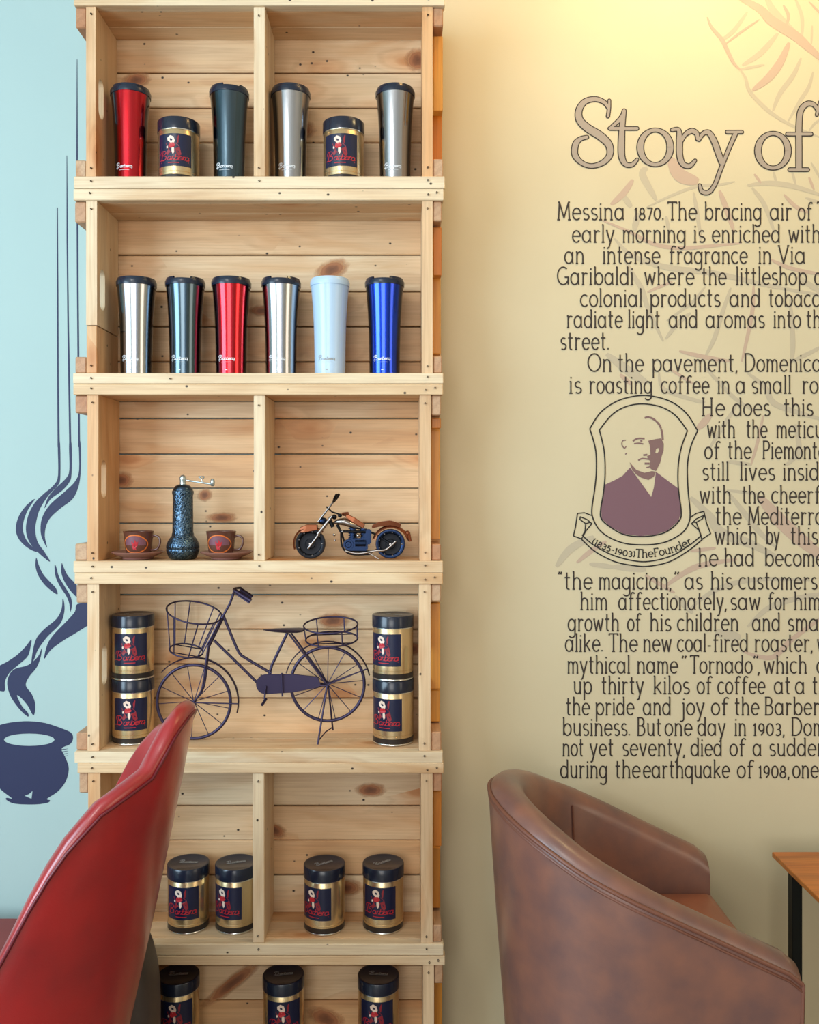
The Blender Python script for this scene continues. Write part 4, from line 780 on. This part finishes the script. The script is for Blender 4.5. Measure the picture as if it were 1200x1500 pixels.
# chain case
pts = [(390.6 + 14.5 * math.cos(R(a)), 1001 - 14.5 * math.sin(R(a))) for a in range(88, 292, 12)] + [(430, 1013), (466, 1006), (471, 1002), (466, 990), (430, 986)]
MB().loft([[B(x, y, -.0065) for x, y in pts], [B(x, y, -.0095) for x, y in pts]]).build('chain_case', wire, t, bevel=.0006)
T('crank', [B(391, 1003, -.012), B(389, 1022, -.013)], .0018); T('pedal', [B(391, 1022, -.010), B(387, 1028, -.026)], .0028)
T('crank', [B(391, 1003, .008), B(414, 988, .009)], .0018)
T('stay_rod', [B(414, 984, -.012), B(415, 1018, -.012)], .0018)
def arcb(cx_, cy_, r, a0, a1, n=22): return [(cx_ + r * math.cos(R(a0 + (a1 - a0) * i / n)), cy_ - r * math.sin(R(a0 + (a1 - a0) * i / n))) for i in range(n + 1)]
for nm, cx_, cy_, r, a0, a1 in (('front_fender', 285, cyf, 64, 138, -14), ('rear_fender', 480, 1002, 62, 165, 12)):
    L = []
    for x, y in arcb(cx_, cy_, r, a0, a1):
        c = B(cx_, cy_); p = B(x, y); n_ = (p - c).normalized() * .0016; L.append([p + Vector((0, -.006, 0)), p + n_ + Vector((0, -.004, 0)), p + n_ * 1.4, p + n_ + Vector((0, .004, 0)), p + Vector((0, .006, 0)), p + n_ * .3])
    MB().loft(L).build(nm, wire, t, smooth=60)
T('fender_stay', [B(480, 1002, -.008), B(537, 979, -.006)], .0013); T('fender_stay', [B(480, 1002, .008), B(538, 981, .006)], .0013); T('fender_stay', [B(284, cyf, -.008), B(350, cyf + 2, -.006)], .0013)
# kick stand: near foot on the shelf, far foot behind
pn = B(480, 1003, -.009); pf = B(480, 1003, .009); zl = .0014
f1 = Vector((B(468, 0).x, -.036, zl)); f2 = Vector((B(486, 0).x, .030, zl + .010))
T('stand_leg', [pn, f1], .0018); T('stand_leg', [pf, f2], .0018)
T('stand_link', [f1 + (pn - f1) * .06, (f1 + f2) / 2 + Vector((0, 0, .010)), f2 + Vector((0, 0, .006))], .0013)
# baskets
def basket(nm, top, bot, posts, ry, slats, wr=.0017):
    (tx, ty, trx, tly, try_, tsk), (bx_, by_, brx, bly, bry, bsk) = top, bot
    def ring(cx_, cy_, rx, dep, rise, sk, n=40): return [B(cx_ + rx * math.cos(a), cy_ + sk * math.cos(a) + rise * math.sin(a), -dep * math.sin(a)) for a in [2 * pi * i / n for i in range(n)]]
    rt, rb = ring(tx, ty, trx, tly, try_, tsk), ring(bx_, by_, brx, bly, bry, bsk)
    o = MB().tube(rt, wr, 8, True).build(nm, wire, t, smooth=60); MB().tube(rb, wr, 8, True).build('basket_base', wire, o, smooth=60)
    for k in posts: MB().tube([rt[k], rb[k]], wr * .8, 6).build('basket_rib', wire, o, smooth=60)
    for k in range(1, slats + 1):
        a = pi * k / (slats + 1); i = int(40 * a / (2 * pi)); MB().tube([rb[i], rb[40 - i] if False else rb[(20 - i) % 40]], wr * .7, 6).build('basket_slat', wire, o, smooth=60)
        j = (40 - i) % 40; MB().tube([rb[j], rb[(20 - j) % 40]], wr * .7, 6).build('basket_slat', wire, o, smooth=60)
basket('front_basket', (284.5, 897, 40, .040, 11, 8), (273, 953, 24, .026, 6, 4), (20, 24, 28, 34, 37, 8, 14, 4, 1), 0, 4)
basket('rear_rack', (484.5, 915.5, 39.5, .036, 8, -1), (486, 936, 38, .034, 7, -1), (1, 7, 13, 20, 26, 33), 0, 4)

# ------------------------------------------------------------------ leather tub chair (brown)
def leather(name, a, b2, rough, coat=0):
    m = pbr(name, a, rough); m.node_tree.nodes['Principled BSDF'].inputs['Coat Weight'].default_value = coat; m.node_tree.nodes['Principled BSDF'].inputs['Coat Roughness'].default_value = .25
    return bumpy(m, 420, .22, .0006, colvar=(14.0, b2))
tan = leather('worn_brown_leather', S(130, 86, 70), S(100, 72, 68), .34, .3); tan_seat = leather('brown_leather_seat', S(148, 88, 62), S(132, 76, 54), .45); tan_pipe = pbr('brown_piping', S(110, 66, 50), .45)
def shell(path, rim, th, zbot, zin, mat, name, parent, taper=0, lean=0, ztop=1, round_n=8):
    """path: plan centreline points with normals pointing out; rim(i): rim height; returns outer seam points"""
    loops = []; seam = []; inner_seam = []
    for i, (p, n) in enumerate(path):
        zt = rim(i); r = th / 2; prof = []
        for k in range(7): z = zbot + (zt - r - zbot) * k / 6; prof.append((r, z))
        for k in range(1, round_n): a = pi * k / round_n; prof.append((r * math.cos(a), zt - r + r * math.sin(a)))
        for k in range(7): z = zt - r + (zbot - zt + r) * k / 6; prof.append((-r, z))
        L = []
        for (o_, z) in prof:
            sh = lean * (z - ztop); q_ = p + n * (o_ - taper * max(0, (ztop - z)) ** 1.2); L.append(Vector((q_.x + sh, q_.y, z)))
        loops.append(L); zz = zt - r * (.62 if r > .02 else 1.05); q_ = p + n * ((r * .93 if r > .02 else r) + .001 - taper * max(0, ztop - zz) ** 1.2); seam.append(Vector((q_.x + lean * (zz - ztop), q_.y, zz)))
    return MB().loft(loops).build(name, mat, parent, smooth=60), seam
def u_path(cx_, cy_, L_, hw, sgn, n_arc=32, n_st=10, pw=1.0):
    """U plan, open towards sgn*X; near (-y) end first"""
    out = []
    for i in range(n_st): out.append((Vector((cx_ + sgn * L_ * (1 - i / n_st), cy_ - hw, 0)), Vector((0, -1, 0))))
    for i in range(n_arc + 1):
        a = pi * i / n_arc; out.append((Vector((cx_ - sgn * hw * pw * math.sin(a), cy_ - hw * math.cos(a), 0)), Vector((-sgn * math.sin(a), -math.cos(a), 0)).normalized()))
    for i in range(1, n_st + 1): out.append((Vector((cx_ + sgn * L_ * i / n_st, cy_ + hw, 0)), Vector((0, 1, 0))))
    return out
ycen = 1.485 - CD
path = u_path(.378, ycen, .192, .205, 1)
t = thing('tub_chair', (.36, ycen, 0), 'brown leather tub armchair in front of the lettered wall', 'armchair'); tl = Vector(t.location)
path = [(p - Vector((tl.x, tl.y, 0)), n) for p, n in path]
def interp(x, tab):
    for (a, b), (c, d) in zip(tab, tab[1:]):
        if x <= c: return b + (d - b) * max(0, (x - a)) / (c - a)
    return tab[-1][1]
RT = [(.15, .746), (.18, .732), (.23, .705), (.273, .680), (.396, .622), (.515, .566), (.56, .545), (.575, .528)]
def rim1(i): return interp(path[i][0].x + tl.x, RT)
sh, seam = shell(path, rim1, .060, .10, 0, tan, 'shell', t, taper=.08, ztop=.75)
MB().tube(seam, .0035, 8).build('piping', tan_pipe, t, smooth=60)
sm2 = [v + Vector((0, 0, -.010)) for v in seam]; MB().tube([v - (v - tl * 0) * 0 for v in sm2], .0022, 6).build('piping', tan_pipe, t, smooth=60)
for i in (0, -1):   # piping down the arm fronts
    v = seam[i]; MB().tube([v + Vector((.001, 0, 0)), Vector((v.x + .001, v.y + (.02 if i == 0 else -.02), .12))], .003, 6).build('piping', tan_pipe, t, smooth=60)
# vertical seams on the inner back
for k in (12, 38):
    p, n = path[k]; zt = rim1(k); r = .030
    MB().tube([Vector((p.x, p.y, 0)) - n * (r + .0022) + Vector((0, 0, 0)) + Vector((0, 0, z_)) - n * (.08 * max(0, .75 - z_) ** 1.2) for z_ in [zt - r - .0 - (zt - r - .47) * q_ / 8 for q_ in range(9)]], .0016, 6).build('inner_seam', tan_pipe, sh)
# seat
L = []
for k, (ins, z) in enumerate(((.004, .30), (.0, .33), (.0, .455), (.006, .472), (.02, .481), (.06, .486), (.12, .487))):
    loop = []
    for (p, n) in path[::1]:
        q_ = p - n * (.040 + ins + .02 * (1 if z < .4 else .3)); x = min(q_.x, .215 - ins)
        loop.append(Vector((x + (0 if q_.x < .2 else .0), q_.y, z)))
    L.append(loop)
MB().loft(L).build('seat', tan_seat, t, smooth=50)
MB().loft([[Vector((p.x * .98, p.y, 0)) - n * .05 + Vector((0, 0, z)) for (p, n) in path] for z in (.10, .31)]).build('seat_base', tan, t, smooth=50)
wl = pbr('dark_wood_leg', S(50, 34, 26), .5)
for dx, dy in ((-.13, -.14), (-.13, .14), (.17, -.16), (.17, .16)): MB().tube([(dx, dy, .11), (dx * 1.05, dy * 1.05, 0)], [.02, .014], 12).build('leg', wl, t, smooth=50)

# table
zt = Z(1248, 1.715); x0 = X(1131, 1.715)
t = thing('side_table', (x0 + .3, -.405, 0), 'low table with golden wood top and black metal legs at right edge', 'table')
tp = plank('tabletop', Vector((0, 0, zt - .005)), (.6, .60, .010), 'x', oak, t, bev=.001)
bk = pbr('black_metal_leg', S(20, 24, 22), .45, .5); lg = MB().box((0, 0, (zt - .0115) / 2), (.019, .019, zt - .0115)).me('leg', .001); lg.materials.append(bk)
for dx in (-.275, .26):
    for dy in (-.26, .255): link('leg', lg, None, t, (dx, dy, 0))
MB().box((-.0075, .255, zt - .021), (.515, .018, .018)).box((-.0075, -.26, zt - .021), (.515, .018, .018)).build('apron', bk, t)

# ------------------------------------------------------------------ red high-backed chair
red = leather('glossy_red_leather', S(160, 22, 26), S(138, 20, 26), .34, .8); red_pipe = pbr('dark_red_piping', S(96, 10, 26), .35)
yc = 1.27 - CD
path2 = u_path(-.52, yc, .05, .205, -1, 36, 10)
t = thing('red_chair', (-.55, yc, 0), 'glossy red leather chair with a tall curved back in the foreground', 'chair'); tl = Vector(t.location)
path2 = [(p - Vector((tl.x, tl.y, 0)), n) for p, n in path2]
RT2 = [(0, .915), (.006, .907), (.018, .874), (.033, .862), (.06, .849), (.09, .814), (.112, .772), (.128, .725), (.152, .665), (.17, .61), (.22, .52), (.6, .50)]
RT2N = [(0, .915), (.006, .900), (.018, .852), (.033, .842), (.06, .824), (.09, .782), (.112, .736), (.128, .690), (.152, .632), (.17, .58), (.22, .50), (.6, .49)]
def rim2(i): return interp(-.315 - (path2[i][0].x + tl.x), RT2 if path2[i][0].y > 0 else RT2N)
sh, seam = shell(path2, rim2, .028, .30, 0, red, 'shell', t, taper=.10, lean=.12, ztop=.905)
MB().tube(seam, .0022, 8).build('piping', red_pipe, t, smooth=60)
L = []
for ins, z in ((.02, .34), (.0, .36), (.0, .43), (.01, .455), (.04, .465), (.09, .467)):
    L.append([Vector((p.x, p.y, z)) - n * (.045 + ins + .04) + Vector((-.055, 0, 0)) for (p, n) in path2])
MB().loft(L).build('seat', red, t, smooth=50)
blk = pbr('black_chair_base', S(28, 28, 30), .4, .5)
MB().lathe([(.001, .0), (.16, .0), (.16, .012), (.03, .03), (.03, .30), (.1, .345), (.001, .345)], 32, (-.08, 0, 0)).build('pedestal', blk, t, smooth=40)
# red bench behind it, dark pouf between chair and crates
redb = leather('dull_red_leather', S(132, 52, 48), S(120, 44, 42), .5)
t = thing('bench', (-1.11, -.21, 0), 'dull red upholstered bench against the teal wall behind the red chair', 'bench')
zb = Z(1343, 1.755)
MB().box((0, 0, zb - .05), (.9, .30, .10)).build('seat', redb, t, bevel=.012, seg=3, smooth=60); MB().box((0, 0, (zb - .10) / 2), (.86, .26, zb - .10)).build('plinth', wl, t)
greyl = leather('dark_grey_leather', S(74, 66, 64), S(60, 54, 50), .45)
t = thing('pouf', (-.541, 1.565 - CD, 0), 'dark grey upholstered pouf between the red chair and the crates', 'stool')
zp = Z(1378, 1.53); hx = abs(-.541 - X(226, 1.53)) - .006
L = []
for i in range(13):
    z = .02 + (zp - .02) * i / 12; k = 1 - .42 * max(0, (i - 8) / 4) ** 2.2
    if i > 12: k = 0
    L.append([Vector((math.copysign(abs(math.cos(a)) ** .5, math.cos(a)) * hx * (1 if k == 1 else (.55 + .45 * k)), math.copysign(abs(math.sin(a)) ** .5, math.sin(a)) * .07 * k, z)) for a in [2 * pi * q_ / 32 for q_ in range(32)]])
MB().loft(L).build('cushion', greyl, t, smooth=60)
